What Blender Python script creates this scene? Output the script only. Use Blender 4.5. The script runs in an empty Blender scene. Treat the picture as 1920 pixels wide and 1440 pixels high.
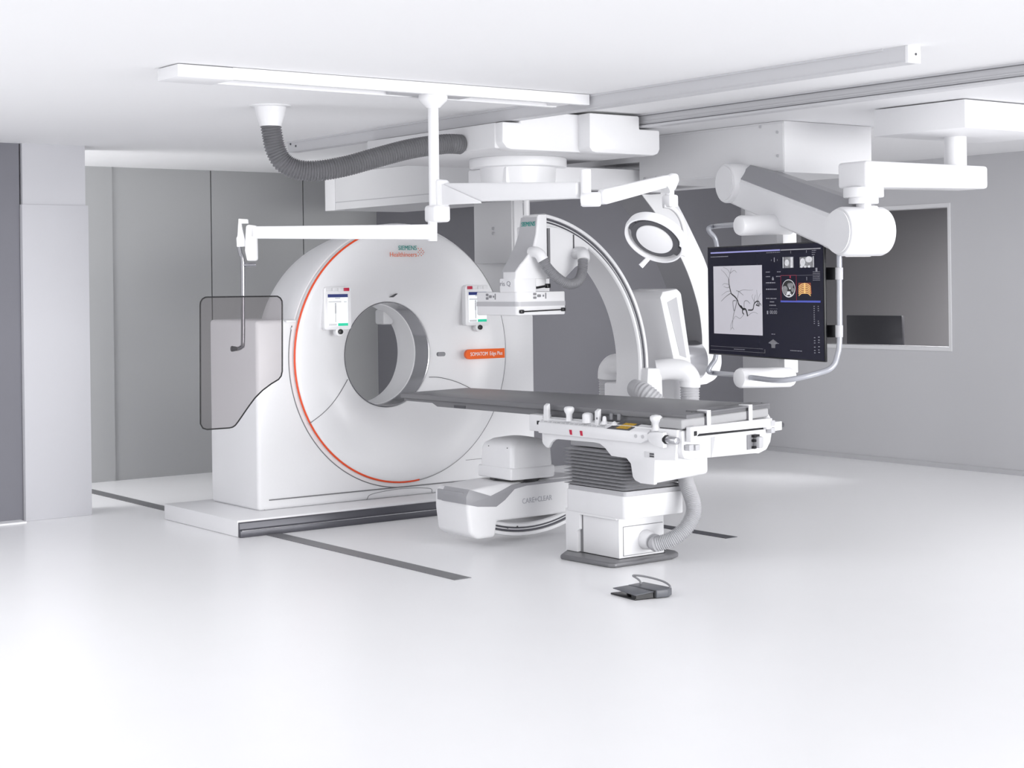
import bpy, bmesh, math
from mathutils import Vector, Matrix

scene = bpy.context.scene
COL = scene.collection
PI = math.pi

# ------------------------------------------------------------------ materials
def srgb(r, g, b):
    f = lambda v: (v/255/12.92) if v/255 <= .04045 else ((v/255+.055)/1.055)**2.4
    return (f(r), f(g), f(b), 1)

def mat(name, col, rough=.5, metal=0., bump=0., bscale=60., var=0., emit=0., spec=.5, coat=0.):
    m = bpy.data.materials.new(name); m.use_nodes = True
    nt = m.node_tree; b = nt.nodes['Principled BSDF']
    b.inputs['Base Color'].default_value = col
    b.inputs['Roughness'].default_value = rough
    b.inputs['Metallic'].default_value = metal
    b.inputs['Specular IOR Level'].default_value = spec
    b.inputs['Coat Weight'].default_value = coat
    tc = nt.nodes.new('ShaderNodeTexCoord')
    nz = nt.nodes.new('ShaderNodeTexNoise'); nz.inputs['Scale'].default_value = bscale
    nz.inputs['Detail'].default_value = 3
    nt.links.new(tc.outputs['Object'], nz.inputs['Vector'])
    if bump > 0:
        bp = nt.nodes.new('ShaderNodeBump'); bp.inputs['Strength'].default_value = bump
        bp.inputs['Distance'].default_value = .002
        nt.links.new(nz.outputs['Fac'], bp.inputs['Height']); nt.links.new(bp.outputs['Normal'], b.inputs['Normal'])
    mx = nt.nodes.new('ShaderNodeMix'); mx.data_type = 'RGBA'
    k = var if var > 0 else .01
    mx.inputs['A'].default_value = tuple(min(1, c*(1-k)) for c in col[:3])+(1,)
    mx.inputs['B'].default_value = tuple(min(1, c*(1+k)) for c in col[:3])+(1,)
    nt.links.new(nz.outputs['Fac'], mx.inputs['Factor']); nt.links.new(mx.outputs['Result'], b.inputs['Base Color'])
    if emit > 0:
        b.inputs['Emission Color'].default_value = col; b.inputs['Emission Strength'].default_value = emit
    return m

W = mat('white_enamel', (.80, .80, .815, 1), .32, bump=.02)
WS = mat('white_satin', (.80, .80, .815, 1), .5)
WP = mat('white_paint', (.78, .78, .795, 1), .6, bump=.05)
RAILM = mat('rail_light_grey', (.60, .60, .62, 1), .5)
OFF = mat('offwhite_plastic', (.70, .70, .715, 1), .45)
LG = mat('light_grey_plastic', (.50, .50, .52, 1), .45)
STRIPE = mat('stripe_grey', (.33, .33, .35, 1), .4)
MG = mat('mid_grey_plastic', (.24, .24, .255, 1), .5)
DG = mat('dark_grey_plastic', (.075, .075, .085, 1), .45)
BEL = mat('bellows_grey', (.48, .48, .50, 1), .35)
BK = mat('black_plastic', (.008, .008, .01, 1), .35)
SLOT = mat('dark_joint', (.03, .03, .035, 1), .6)
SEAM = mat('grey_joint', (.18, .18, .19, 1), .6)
FOOT = mat('foot_switch_grey', (.11, .115, .13, 1), .4)
HOSE = mat('grey_hose_rubber', (.15, .15, .16, 1), .38)
HOSEM = mat('mid_grey_hose', (.22, .22, .235, 1), .45)
HOSEL = mat('light_grey_hose', (.46, .46, .48, 1), .45)
STEEL = mat('brushed_steel', (.55, .55, .57, 1), .22, 1., bump=.05, bscale=200)
LINER = mat('bore_liner_white', (.90, .90, .91, 1), .4)
BORE = mat('bore_metal', (.34, .34, .36, 1), .18, 1.)
POLISH = mat('polished_rod', (.33, .33, .35, 1), .12, 1.)
CHROME = mat('chrome', (.75, .75, .77, 1), .08, 1.)
DSTEEL = mat('dark_steel', (.085, .085, .10, 1), .35, .3)
BASEG = mat('grey_base_metal', (.20, .20, .21, 1), .35, .4)
ORANGE = mat('orange_red', srgb(226, 74, 24), .4)
LABEL = mat('orange_label', srgb(240, 100, 20), .45)
TEAL = mat('teal_ink', srgb(0, 150, 140), .5)
OINK = mat('orange_ink', srgb(232, 110, 60), .5)
WINK = mat('white_ink', (.9, .9, .9, 1), .5)
LINK = mat('light_ink', (.46, .46, .50, 1), .5)
GINK = mat('grey_ink', (.33, .33, .36, 1), .5)
RED = mat('red_key', srgb(185, 20, 60), .4)
YEL = mat('yellow_label', srgb(190, 150, 30), .5, var=.4, bscale=90)
TABLE = mat('table_grey', (.175, .175, .186, 1), .42)
TABLES = mat('table_pad_grey', (.40, .40, .41, 1), .55)
SCRW = mat('panel_screen_white', (.85, .9, .93, 1), .2, emit=.35)
NAVY = mat('panel_screen_navy', (.02, .03, .13, 1), .2, emit=.3)
GREEN = mat('panel_screen_green', srgb(40, 190, 150), .2, emit=.3)
SCR = mat('screen_black', (.008, .008, .020, 1), .2, emit=.3, spec=.12)
DSA = mat('screen_xray_grey', (.47, .46, .50, 1), .4, emit=.45, var=.05, bscale=6)
INK = mat('screen_vessel_black', (.012, .012, .014, 1), .4)
INKG = mat('screen_vessel_grey', (.15, .15, .16, 1), .4)
STXT = mat('screen_text', (.27, .27, .31, 1), .4, emit=.2)
SBLUE = mat('screen_blue', (.05, .07, .36, 1), .3, emit=.5)
SLAV = mat('screen_lavender', (.30, .30, .60, 1), .3, emit=.4)
SCTG = mat('screen_ct_grey', (.22, .22, .23, 1), .4, emit=.25, var=.9, bscale=45)
SCTL = mat('screen_ct_light', (.60, .60, .62, 1), .4, emit=.35, var=.6, bscale=60)
SBONE = mat('screen_bone', srgb(238, 190, 120), .4, emit=.3, var=.3, bscale=70)
SRIB = mat('screen_tissue', srgb(120, 45, 25), .4, emit=.25, var=.4, bscale=50)

def glassmat(name, col, rough=.02, mixf=.25):
    m = bpy.data.materials.new(name); m.use_nodes = True
    nt = m.node_tree; nt.nodes.clear()
    out = nt.nodes.new('ShaderNodeOutputMaterial'); mx = nt.nodes.new('ShaderNodeMixShader')
    tr = nt.nodes.new('ShaderNodeBsdfTransparent'); gl = nt.nodes.new('ShaderNodeBsdfGlossy')
    fr = nt.nodes.new('ShaderNodeFresnel'); fr.inputs['IOR'].default_value = 1.45
    tr.inputs['Color'].default_value = col; gl.inputs['Roughness'].default_value = rough
    nt.links.new(fr.outputs['Fac'], mx.inputs['Fac'])
    nt.links.new(tr.outputs['BSDF'], mx.inputs[1]); nt.links.new(gl.outputs['BSDF'], mx.inputs[2])
    nt.links.new(mx.outputs['Shader'], out.inputs['Surface'])
    return m
TINT = glassmat('tinted_acrylic', (.83, .815, .82, 1))
PANE = glassmat('window_glass', (.93, .93, .94, 1))

FLOORM = mat('white_floor', (.92, .92, .93, 1), .3, bump=.01, bscale=3, spec=.35)
CEILM = mat('ceiling_paint', (.86, .86, .87, 1), .8)
WALLL = mat('wall_light_grey', (.42, .425, .43, 1), .75, var=.02, bscale=1.5)
WALLR = mat('wall_right_grey', (.54, .54, .56, 1), .7, var=.02, bscale=1.5)
WALLD = mat('wall_dark_grey', (.145, .145, .162, 1), .7, var=.02, bscale=1.5)
WALLB = mat('wall_blue_grey', (.175, .175, .20, 1), .7, var=.02, bscale=1.5)
RECESS = mat('recess_dark', (.075, .075, .088, 1), .7)
PILL = mat('pillar_paint', (.53, .53, .56, 1), .6)
CTRL = mat('control_room_grey', (.34, .33, .335, 1), .8)

# ------------------------------------------------------------------ mesh builder
class M:
    def __init__(s, fr=None):
        s.bm = bmesh.new(); s.fr = fr
    def _v(s, p):
        return s.bm.verts.new(s.fr(p) if s.fr else p)
    def box(s, a, b, bev=0., seg=2):
        x0, y0, z0 = a; x1, y1, z1 = b
        t = bmesh.new()
        v = [t.verts.new(p) for p in ((x0,y0,z0),(x1,y0,z0),(x1,y1,z0),(x0,y1,z0),(x0,y0,z1),(x1,y0,z1),(x1,y1,z1),(x0,y1,z1))]
        for f in ((0,3,2,1),(4,5,6,7),(0,1,5,4),(1,2,6,5),(2,3,7,6),(3,0,4,7)):
            t.faces.new([v[i] for i in f])
        return s._merge(t, bev, seg)
    def _merge(s, t, bev=0., seg=2, ang=.5):
        if bev > 0:
            bmesh.ops.recalc_face_normals(t, faces=t.faces[:])
            es = [e for e in t.edges if len(e.link_faces) == 2 and e.calc_face_angle(0) > ang]
            bmesh.ops.bevel(t, geom=es, offset=bev, segments=seg, profile=.5, affect='EDGES', clamp_overlap=True)
        mp = {v: s._v(v.co) for v in t.verts}
        for f in t.faces:
            try: s.bm.faces.new([mp[v] for v in f.verts])
            except ValueError: pass
        t.free(); return s
    def prism(s, pts, vec, bev=0., seg=2):
        """pts: closed outline of 3D points, extruded along vec"""
        t = bmesh.new(); vec = Vector(vec)
        a = [t.verts.new(p) for p in pts]; b = [t.verts.new(Vector(p)+vec) for p in pts]
        n = len(pts)
        t.faces.new(a[::-1]); t.faces.new(b)
        for i in range(n): t.faces.new((a[i], a[(i+1) % n], b[(i+1) % n], b[i]))
        return s._merge(t, bev, seg)
    def prismYZ(s, pts, x0, x1, bev=0., seg=2):
        return s.prism([(x0, y, z) for y, z in pts], (x1-x0, 0, 0), bev, seg)
    def prismXZ(s, pts, y0, y1, bev=0., seg=2):
        return s.prism([(x, y0, z) for x, z in pts], (0, y1-y0, 0), bev, seg)
    def prismXY(s, pts, z0, z1, bev=0., seg=2):
        return s.prism([(x, y, z0) for x, y in pts], (0, 0, z1-z0), bev, seg)
    def loft(s, rings, cap=True, close=True):
        vs = [[s._v(p) for p in r] for r in rings]; n = len(vs[0])
        for a, b in zip(vs, vs[1:]):
            for i in range(n if close else n-1):
                j = (i+1) % n
                s.bm.faces.new((a[i], a[j], b[j], b[i]))
        if cap and close:
            s.bm.faces.new(vs[0][::-1]); s.bm.faces.new(vs[-1])
        return s
    def tube(s, path, r, n=16, cap=True):
        path = [Vector(p) for p in path]
        r = r if isinstance(r, (list, tuple)) else [r]*len(path)
        T = []
        for i in range(len(path)):
            d = path[min(i+1, len(path)-1)]-path[max(i-1, 0)]
            T.append(d.normalized() if d.length > 1e-9 else Vector((0, 0, 1)))
        u = T[0].orthogonal().normalized(); rings = []
        for p, t, rr in zip(path, T, r):
            u = (u-t*u.dot(t)).normalized(); w = t.cross(u)
            rings.append([p+(u*math.cos(2*PI*k/n)+w*math.sin(2*PI*k/n))*rr for k in range(n)])
        return s.loft(rings, cap)
    def cyl(s, p, q, r0, r1=None, n=32, bev=0.):
        p, q = Vector(p), Vector(q); r1 = r0 if r1 is None else r1
        if bev > 0:
            d = (q-p).normalized()*bev
            return s.tube_prof(p, q, [(0, r0-bev), (bev*.3, r0-bev*.3), (bev, r0), ((q-p).length-bev, r1), ((q-p).length-bev*.3, r1-bev*.3), ((q-p).length, r1-bev)], n)
        return s.tube_prof(p, q, [(0, r0), ((q-p).length, r1)], n)
    def tube_prof(s, p, q, prof, n=32, cap=True, ell=1.):
        p, q = Vector(p), Vector(q); t = (q-p).normalized()
        u = Vector((0, 0, 1)) if abs(t.z) < .9 else Vector((1, 0, 0))
        u = (u-t*u.dot(t)).normalized(); w = t.cross(u)
        rings = [[p+t*h+u*math.cos(2*PI*k/n)*rr+w*math.sin(2*PI*k/n)*rr*ell for k in range(n)] for h, rr in prof]
        return s.loft(rings, cap)
    def arcYZ(s, cy, cz, x0, x1, ri, ro, a0, a1, n=64, prof=None):
        """ring segment in the YZ plane: rectangle (x, radius) swept from angle a0 to a1 (degrees)"""
        prof = prof or [(x0, ri), (x1, ri), (x1, ro), (x0, ro)]
        rings = []
        for i in range(n+1):
            a = math.radians(a0+(a1-a0)*i/n)
            rings.append([(x, cy+r*math.cos(a), cz+r*math.sin(a)) for x, r in prof])
        return s.loft(rings)

def rrect(y0, z0, y1, z1, r, n=6):
    out = []
    for cy, cz, a in ((y1-r, z1-r, 0), (y0+r, z1-r, 90), (y0+r, z0+r, 180), (y1-r, z0+r, 270)):
        for k in range(n+1):
            t = math.radians(a+90*k/n); out.append((cy+r*math.cos(t), cz+r*math.sin(t)))
    return out

def obj(name, mb, m, parent=None, ang=35, sub=0, label=None, solid=0.):
    bm = mb.bm
    bmesh.ops.recalc_face_normals(bm, faces=bm.faces[:])
    off = Vector((0, 0, 0)); p = parent
    while p: off += p.location; p = p.parent
    for v in bm.verts: v.co -= off
    me = bpy.data.meshes.new(name); bm.to_mesh(me); bm.free()
    me.materials.append(m)
    for poly in me.polygons: poly.use_smooth = True
    me.set_sharp_from_angle(angle=math.radians(ang))
    o = bpy.data.objects.new(name, me); COL.objects.link(o)
    if parent: o.parent = parent
    if label: o['label'] = label
    if sub:
        sm = o.modifiers.new('subdivision', 'SUBSURF'); sm.levels = sm.render_levels = sub
    return o

def each(name, mb, m, parent=None, ang=35, label=None):
    """every loose piece of the builder becomes an object of its own"""
    bm = mb.bm; todo = set(bm.verts); groups = []
    while todo:
        st = [todo.pop()]; g = set(st)
        while st:
            for e in st.pop().link_edges:
                for w_ in e.verts:
                    if w_ in todo: todo.discard(w_); g.add(w_); st.append(w_)
        groups.append(g)
    out = []
    groups.sort(key=lambda g: min(tuple(round(q, 5) for q in v.co) for v in g))
    for g in groups:
        p = M(); mp = {v: p.bm.verts.new(v.co) for v in g}
        for f in bm.faces:
            if f.verts[0] in g: p.bm.faces.new([mp[v] for v in f.verts])
        out.append(obj(name, p, m, parent, ang, label=label))
    bm.free(); return out

def thing(name, label, cat, loc=(0, 0, 0), group=None):
    o = bpy.data.objects.new(name, None); COL.objects.link(o)
    o.location = loc; o['label'] = label; o['category'] = cat; o.empty_display_size = .1
    if group: o['group'] = group
    return o
def tag(o, label, cat, group=None):
    o['label'] = label; o['category'] = cat
    if group: o['group'] = group
    return o
def struct(name, mb, m, label=None, parent=None):
    o = obj(name, mb, m, parent)
    if parent is None:
        o['kind'] = 'structure'
        if label: o['label'] = label
    return o

def text(name, body, m, parent, origin, right, up, height, width=None, shear=0., depth=.0015):
    """lettering: origin = lower left of the letters, size by cap height and total width"""
    cu = bpy.data.curves.new(name+'_curve', 'FONT'); cu.body = body; cu.size = 1
    cu.extrude = .02; cu.shear = shear; cu.resolution_u = 3
    t = bpy.data.objects.new(name+'_tmp', cu); COL.objects.link(t)
    bpy.context.view_layer.update()
    me = bpy.data.meshes.new_from_object(t.evaluated_get(bpy.context.evaluated_depsgraph_get()))
    bpy.data.objects.remove(t); bpy.data.curves.remove(cu)
    xs = [v.co.x for v in me.vertices]; ys = [v.co.y for v in me.vertices]
    x0, x1, y1 = min(xs), max(xs), .69
    sx = (width/(x1-x0)) if width else height/y1
    sy = height/y1
    r = Vector(right).normalized(); u = Vector(up).normalized(); n = r.cross(u); o0 = Vector(origin)
    off = Vector((0, 0, 0)); p = parent
    while p: off += p.location; p = p.parent
    for v in me.vertices:
        c = v.co.copy(); v.co = o0+r*((c.x-x0)*sx)+u*(c.y*sy)+n*((c.z+.02)/.04*depth)-off
    me.name = name; me.materials.clear(); me.materials.append(m)
    o = bpy.data.objects.new(name, me); COL.objects.link(o); o.parent = parent
    return o

def spline(pts, n=12):
    P = [Vector(p) for p in pts]; P = [P[0]*2-P[1]]+P+[P[-1]*2-P[-2]]; out = []
    for i in range(1, len(P)-2):
        for k in range(n):
            t = k/n; a, b, c, d = P[i-1:i+3]
            out.append(.5*((2*b)+(c-a)*t+(2*a-5*b+4*c-d)*t*t+(3*b-a-3*c+d)*t**3))
    out.append(P[-2]); return out
def resample(path, step):
    L = [0.]
    for a, b in zip(path, path[1:]): L.append(L[-1]+(b-a).length)
    n = max(2, int(L[-1]/step)); out = []; k = 0
    for i in range(n+1):
        d = L[-1]*i/n
        while k < len(path)-2 and L[k+1] < d: k += 1
        out.append(path[k].lerp(path[k+1], min(1, max(0, (d-L[k])/max(1e-9, L[k+1]-L[k])))))
    return out
def hose(mb, pts, r, pitch=.02, depth=.12, n=24):
    path = resample(spline(pts, 16), pitch/6)
    rad = [r*(1-depth*(.5+.5*math.cos(2*PI*i/6))) for i in range(len(path))]
    return mb.tube(path, rad, n)

CZ = 2.815   # ceiling height
# ------------------------------------------------------------------ the room
struct('floor', M().box((-17.5, -4, -.1), (3, 15, 0)), FLOORM, 'white glossy seamless floor')
struct('ceiling', M().box((-17.5, -.5, CZ), (-.5, 12.3, CZ+.1)), CEILM, 'white smooth ceiling')
b = M(); ys = [3.5, 5.985, 5.991, 6.962, 6.97, 7.945]
b.box((-14.15, 3.5, 0), (-13.97, 5.985, CZ)); b.box((-14.15, 5.985, 0), (-13.98, 5.992, CZ))
b.box((-14.15, 5.992, 0), (-13.985, 6.96, CZ)); b.box((-14.15, 6.96, 0), (-14.01, 6.972, CZ))
b.box((-14.15, 6.972, 0), (-13.985, 7.94, CZ)); b.box((-14.15, 7.94, 0), (-14.01, 7.952, CZ))
b.box((-14.15, 7.952, 0), (-13.985, 8.90, CZ))
struct('wall_back', b, WALLL, 'light grey panelled back wall behind the ring scanner')
struct('wall_recess', M().box((-14.6, 8.90, 0), (-14.4, 12.3, CZ)), RECESS, 'dark recess wall beside the grey panels')
struct('wall_rear', M().box((-14.4, 8.78, 0), (-12.2, 12.12, CZ)), WALLD, 'dark grey rear wall behind the arched arm')
# right wall with the control-room window
WX0, WX1, WZ0, WZ1 = -11.62, -9.54, 1.066, 2.40
b = M(); y0, y1 = 12.09, 12.24
b.box((-17.5, y0, 0), (WX0, y1, CZ)); b.box((WX1, y0, 0), (3, y1, CZ))
b.box((WX0, y0, 0), (WX1, y1, WZ0)); b.box((WX0, y0, WZ1), (WX1, y1, CZ))
struct('wall_right', b, WALLR, 'light grey right wall with a window')
w = thing('window_1', 'wide control room window in the right wall', 'window', (-10.58, 12.09, 1.066)); w['kind'] = 'structure'; del w['category']
fw = .03; b = M()
b.box((WX0, y0-.006, WZ0-.004), (WX1, y1, WZ0+fw)); b.box((WX0, y0-.006, WZ1-fw), (WX1, y1, WZ1+.004))
b.box((WX1-fw, y0-.006, WZ0+fw), (WX1, y1, WZ1-fw)); b.box((WX0, y0-.006, WZ0+fw), (WX0+fw, y1, WZ1-fw))
obj('window_frame', b, OFF, w)
obj('pane', M().box((WX0+.02, 12.20, WZ0+.02), (WX1-.02, 12.206, WZ1-.02)), PANE, w)
b = M()
b.box((-14.5, 15.0, -.05), (-5, 15.1, CZ)); b.box((-14.5, 12.3, -.06), (-5, 15.1, 0)); b.box((-14.6, 12.26, 0), (-14.5, 15.1, CZ))
b.box((-5, 12.3, 0), (-4.9, 15.1, CZ)); b.box((-14.5, 12.26, CZ-.15), (-5, 15.1, CZ-.05))
struct('wall_control_room', b, CTRL, 'dark grey control room behind the window')
struct('baseboard_right', M().box((-12.2, 12.075, 0), (3, 12.09, .045)), LG, 'pale grey skirting along the right wall')
b = M(); b.box((-12.4, 4.435, 0), (-12.0, 4.925, CZ)); b.box((-12.42, 4.425, 0), (-11.985, 4.942, 2.36), .004)
struct('pillar', b, PILL, 'pale pillar with a cladding panel')
struct('wall_left', M().box((-12.3, .5, 0), (-12.03, 4.422, CZ)), WALLB, 'blue grey wall at the left edge')
struct('baseboard_left', M().box((-12.05, .5, 0), (-11.9, 4.40, .012)), WP, 'white skirting strip at the left wall')

# rails flush in the floor
def rail(y0, y1, x0, x1, m, label):
    o = obj('floor_rail', M().prismXY([(x0, y0), (x1, y0), (x1, y1), (x0, y1)], -.01, .003), m)
    tag(o, label, 'floor rail', 'rails let into the floor')
rail(5.458, 5.577, -13.95, -7.89, BASEG, 'grey flush rail in the floor running under the left end of the ring scanner')
rail(7.725, 7.83, -13.95, -7.975, DSTEEL, 'dark flush rail in the floor behind the table base and its hose')

# ------------------------------------------------------------------ ceiling rails
t = thing('ceiling_rail', 'long white ceiling rail ending in a bright end cap at upper right', 'ceiling rail', (-5.06, 6.15, CZ), 'ceiling rails')
b = M(); b.box((-10.97, 6.11, 2.735), (-5.07, 6.195, CZ)); b.box((-10.97, 6.10, 2.803), (-5.2, 6.11, CZ)); b.box((-10.97, 6.106, 2.735), (-5.07, 6.11, 2.74))
obj('rail_body', b, RAILM, t)
obj('end_cap', M().box((-5.07, 6.108, 2.733), (-5.05, 6.197, CZ), .002), W, t)
obj('screw', M().cyl((-5.05, 6.16, 2.775), (-5.046, 6.16, 2.775), .006, n=12), DG, t)
for q in ((-10.93, 2.795), (-10.85, 2.775)):
    obj('screw', M().cyl((q[0], 6.11, q[1]), (q[0], 6.105, q[1]), .008, n=12), DG, t)
t = thing('ceiling_rail', 'grooved grey ceiling rail running off the right edge of the photo', 'ceiling rail', (-5, 7.12, CZ), 'ceiling rails')
b = M(); b.box((-11.2, 7.115, 2.74), (-2.8, 7.19, CZ)); b.box((-11.2, 7.095, 2.803), (-2.8, 7.115, CZ)); b.box((-11.2, 7.10, 2.727), (-2.8, 7.19, 2.742), .002)
b.box((-11.2, 7.108, 2.76), (-2.8, 7.115, 2.766))
obj('rail_body', b, RAILM, t)
obj('groove', M().box((-11.2, 7.0935, 2.798), (-2.8, 7.0955, 2.8035)), SEAM, t)
obj('groove', M().box((-11.2, 7.110, 2.742), (-2.8, 7.1145, 2.748)), SEAM, t)
tag(obj('ceiling_panel', M().box((-12.9, 7.195, 2.73), (-2.8, 8.55, 2.812)), WP), 'white flat ceiling carrier panel above the monitor mount and the long housing', 'ceiling panel')

t = thing('crossing_rail', 'white flat ceiling track with block end carrying the pole, crossing upper left', 'ceiling rail', (-7.48, 4.8, CZ), 'ceiling rails')
b = M(); b.box((-7.605, 3.80, 2.752), (-7.565, 6.0, 2.785)); b.box((-7.41, 3.80, 2.752), (-7.37, 6.09, 2.785)); b.box((-7.605, 3.80, 2.785), (-7.37, 6.09, CZ-.003))
obj('track', b, WS, t)
obj('end_block', M().box((-7.60, 3.50, 2.748), (-7.365, 3.80, CZ-.004), .006), WS, t)
obj('end_stop', M().box((-7.565, 5.93, 2.757), (-7.41, 6.0, 2.785)), WS, t)
obj('slider', M().box((-7.56, 4.82, 2.757), (-7.415, 5.30, 2.786)), LG, t)

# ------------------------------------------------------------------ big hose on the ceiling
t = thing('cable_hose', 'dark grey corrugated hose from a white ceiling funnel to the carriage', 'hose', (-8.83, 4.80, CZ))
obj('funnel', M().tube_prof((-8.83, 4.80, 2.815), (-8.83, 4.80, 2.64), [(0, .125), (.006, .125), (.010, .095), (.06, .085), (.115, .066), (.125, .066)]), W, t)
hp = [(-8.83, 4.80, 2.70), (-8.83, 4.81, 2.64), (-8.826, 4.83, 2.55), (-8.81, 4.875, 2.472), (-8.78, 4.955, 2.43), (-8.74, 5.07, 2.425), (-8.70, 5.24, 2.455),
      (-8.66, 5.45, 2.515), (-8.63, 5.68, 2.575), (-8.61, 5.9, 2.61), (-8.60, 5.98, 2.615), (-8.60, 6.045, 2.614)]
obj('hose', hose(M(), hp, .064, .0165, .13), HOSE, t)

# ------------------------------------------------------------------ ring scanner
CY, CZG = 6.835, 1.195
t = thing('ct_scanner', 'large white ring shaped scanner with an orange ring line on a low plinth', 'CT scanner', (-10.8, 6.82, 0))
GB = t
b = M(); b.box((-11.39, 5.255, .0), (-10.215, 8.86, .118), .012); obj('plinth', b, W, t)
b = M(); b.prismXZ([(-10.215, .0), (-10.18, .0), (-10.18, .045), (-10.195, .055), (-10.198, .098), (-10.215, .104)], 5.262, 8.86, .003)
obj('front_skirt', b, DSTEEL, t)
b = M(); b.box((-10.178, 5.27, .046), (-10.172, 8.86, .05)); obj('skirt_edge', b, STEEL, t)

def circ(x, r, n=96, sy=.985, sz=1.0, cy=CY, cz=CZG):
    return [(x, cy+r*sy*math.cos(2*PI*k/n), cz+r*sz*math.sin(2*PI*k/n)) for k in range(n)]
# side housing (shoulders and foot): outline lofted front to back
def housing(x, y0, y1, top, bulge=0):
    return rrect(y0, .118, y1, top, .02, 3)
a0 = math.asin((1.482-CZG)/.945)
arc = [(CY+.945*.985*math.cos(a), CZG+.945*math.sin(a)) for a in [PI-a0+(PI+2*a0)*i/60 for i in range(61)]]
b = M(); b.prismYZ([(5.585, .118), (5.585, 1.482)]+arc+[(8.09, 1.482), (8.09, .118)], -11.27, -10.525, .028, 4)
obj('side_housing', b, W, t, ang=25)
# drum (rear ring), outer surface swelling then narrowing, with rear opening
prof = [(-10.545, .935), (-10.55, .985), (-10.59, 1.0), (-10.68, .998), (-10.85, .975), (-11.05, .945), (-11.18, .915), (-11.24, .87), (-11.25, .80), (-11.25, .45), (-11.21, .405)]
b = M(); b.loft([circ(x, r) for x, r in prof], cap=False); obj('drum', b, W, t, ang=40)
# front cover: dished disc
prof = [(-10.545, .972), (-10.512, .968), (-10.500, .955), (-10.497, .93)]+[(-10.497-.245*(3*q*q-q*q*q*1.0)/2, .90-.50*q) for q in [i/24 for i in range(1, 25)]]+[(-10.748, .396), (-10.754, .394)]
b = M(); b.loft([circ(x, r, sz=1.0+.03*max(0, min(1, (.7-r)/.3)), cz=CZG-.006*max(0, min(1, (.7-r)/.3))) for x, r in prof], cap=False); obj('front_cover', b, W, t, ang=60)
b = M(); b.loft([circ(x, r, sz=1.03, cz=CZG-.006) for x, r in [(-10.75, .392), (-10.752, .386), (-10.94, .383)]], cap=False); obj('bore_ring', b, BORE, t, ang=60)
b = M(); b.loft([circ(x, r, sz=1.03, cz=CZG-.006) for x, r in [(-10.935, .385), (-10.938, .376), (-11.1, .374), (-11.18, .380), (-11.25, .42)]], cap=False); obj('bore_liner', b, LINER, t, ang=60)
# tab in the bore
b = M(); b.box((-11.23, 7.02, 1.41), (-11.10, 7.12, 1.53), .02); obj('bore_light', b, OFF, t)
b = M(); b.prismYZ([(CY+.0, CZG+.435), (CY+.022, CZG+.435), (CY+.062, CZG+.462), (CY+.045, CZG+.462)], -10.75, -10.69); obj('laser_window', b, DG, t)
# orange line on the left half, grey joint on the right half
def arcline(mb, R, a0, a1, x, r, n=72):
    pts = [(x, CY+R*.985*math.cos(math.radians(a0+(a1-a0)*i/n)), CZG+R*math.sin(math.radians(a0+(a1-a0)*i/n))) for i in range(n+1)]
    mb.tube(pts, r, 8)
b = M(); arcline(b, .966, 85, 277, -10.508, .0075); obj('accent_line', b, ORANGE, t, label='orange red line round the left of the cover')
b = M(); arcline(b, 1.006, 166, 268, -10.523, .0035); arcline(b, .972, 270, 420, -10.514, .0018); each('cover_joint', b, SEAM, t)
def dish(y, z, lift=.001):
    R = math.hypot((y-CY)/.985, z-CZG); q = max(0, min(1, (.90-R)/.5))
    return (-10.497-.245*(3*q*q-q**3)/2+lift, y, z)
def on_dish(mb, pts, r):
    P = spline([(0, y, z) for y, z in pts], 12); mb.tube([dish(p.y, p.z) for p in P], r, 8)
b = M(); on_dish(b, [(6.46, 1.015), (6.36, .95), (6.15, .815), (5.99, .72)], .0028)
on_dish(b, [(7.20, 1.0), (7.27, .995), (7.37, .962), (7.48, .90)], .0028)
each('panel_joint', b, SEAM, t)
b = M(); b.box((-10.532, 5.67, .187), (-10.519, 8.03, .195)); obj('kick_joint', b, SEAM, t)
b = M(); b.tube(spline([(-10.524, 6.49, .122), (-10.524, 6.54, .16), (-10.524, 6.80, .178), (-10.524, 7.05, .16), (-10.524, 7.08, .122)], 8), .002, 6)
b.tube([(-10.524, 7.4, .35), (-10.524, 7.95, .355)], .0015, 6)
each('hatch_joint', b, SEAM, t)
b = M(); b.tube([(-10.535, 5.64, .12), (-10.535, 5.634, 1.0), (-10.54, 5.634, 1.44)], .0025, 6); obj('corner_joint', b, LG, t)
b = M(); b.box((-10.53, 5.82, 1.462), (-10.505, 5.90, 1.478), .003); b.box((-10.515, 5.862, 1.41), (-10.50, 5.872, 1.425)); obj('latch', b, WS, t)
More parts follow.
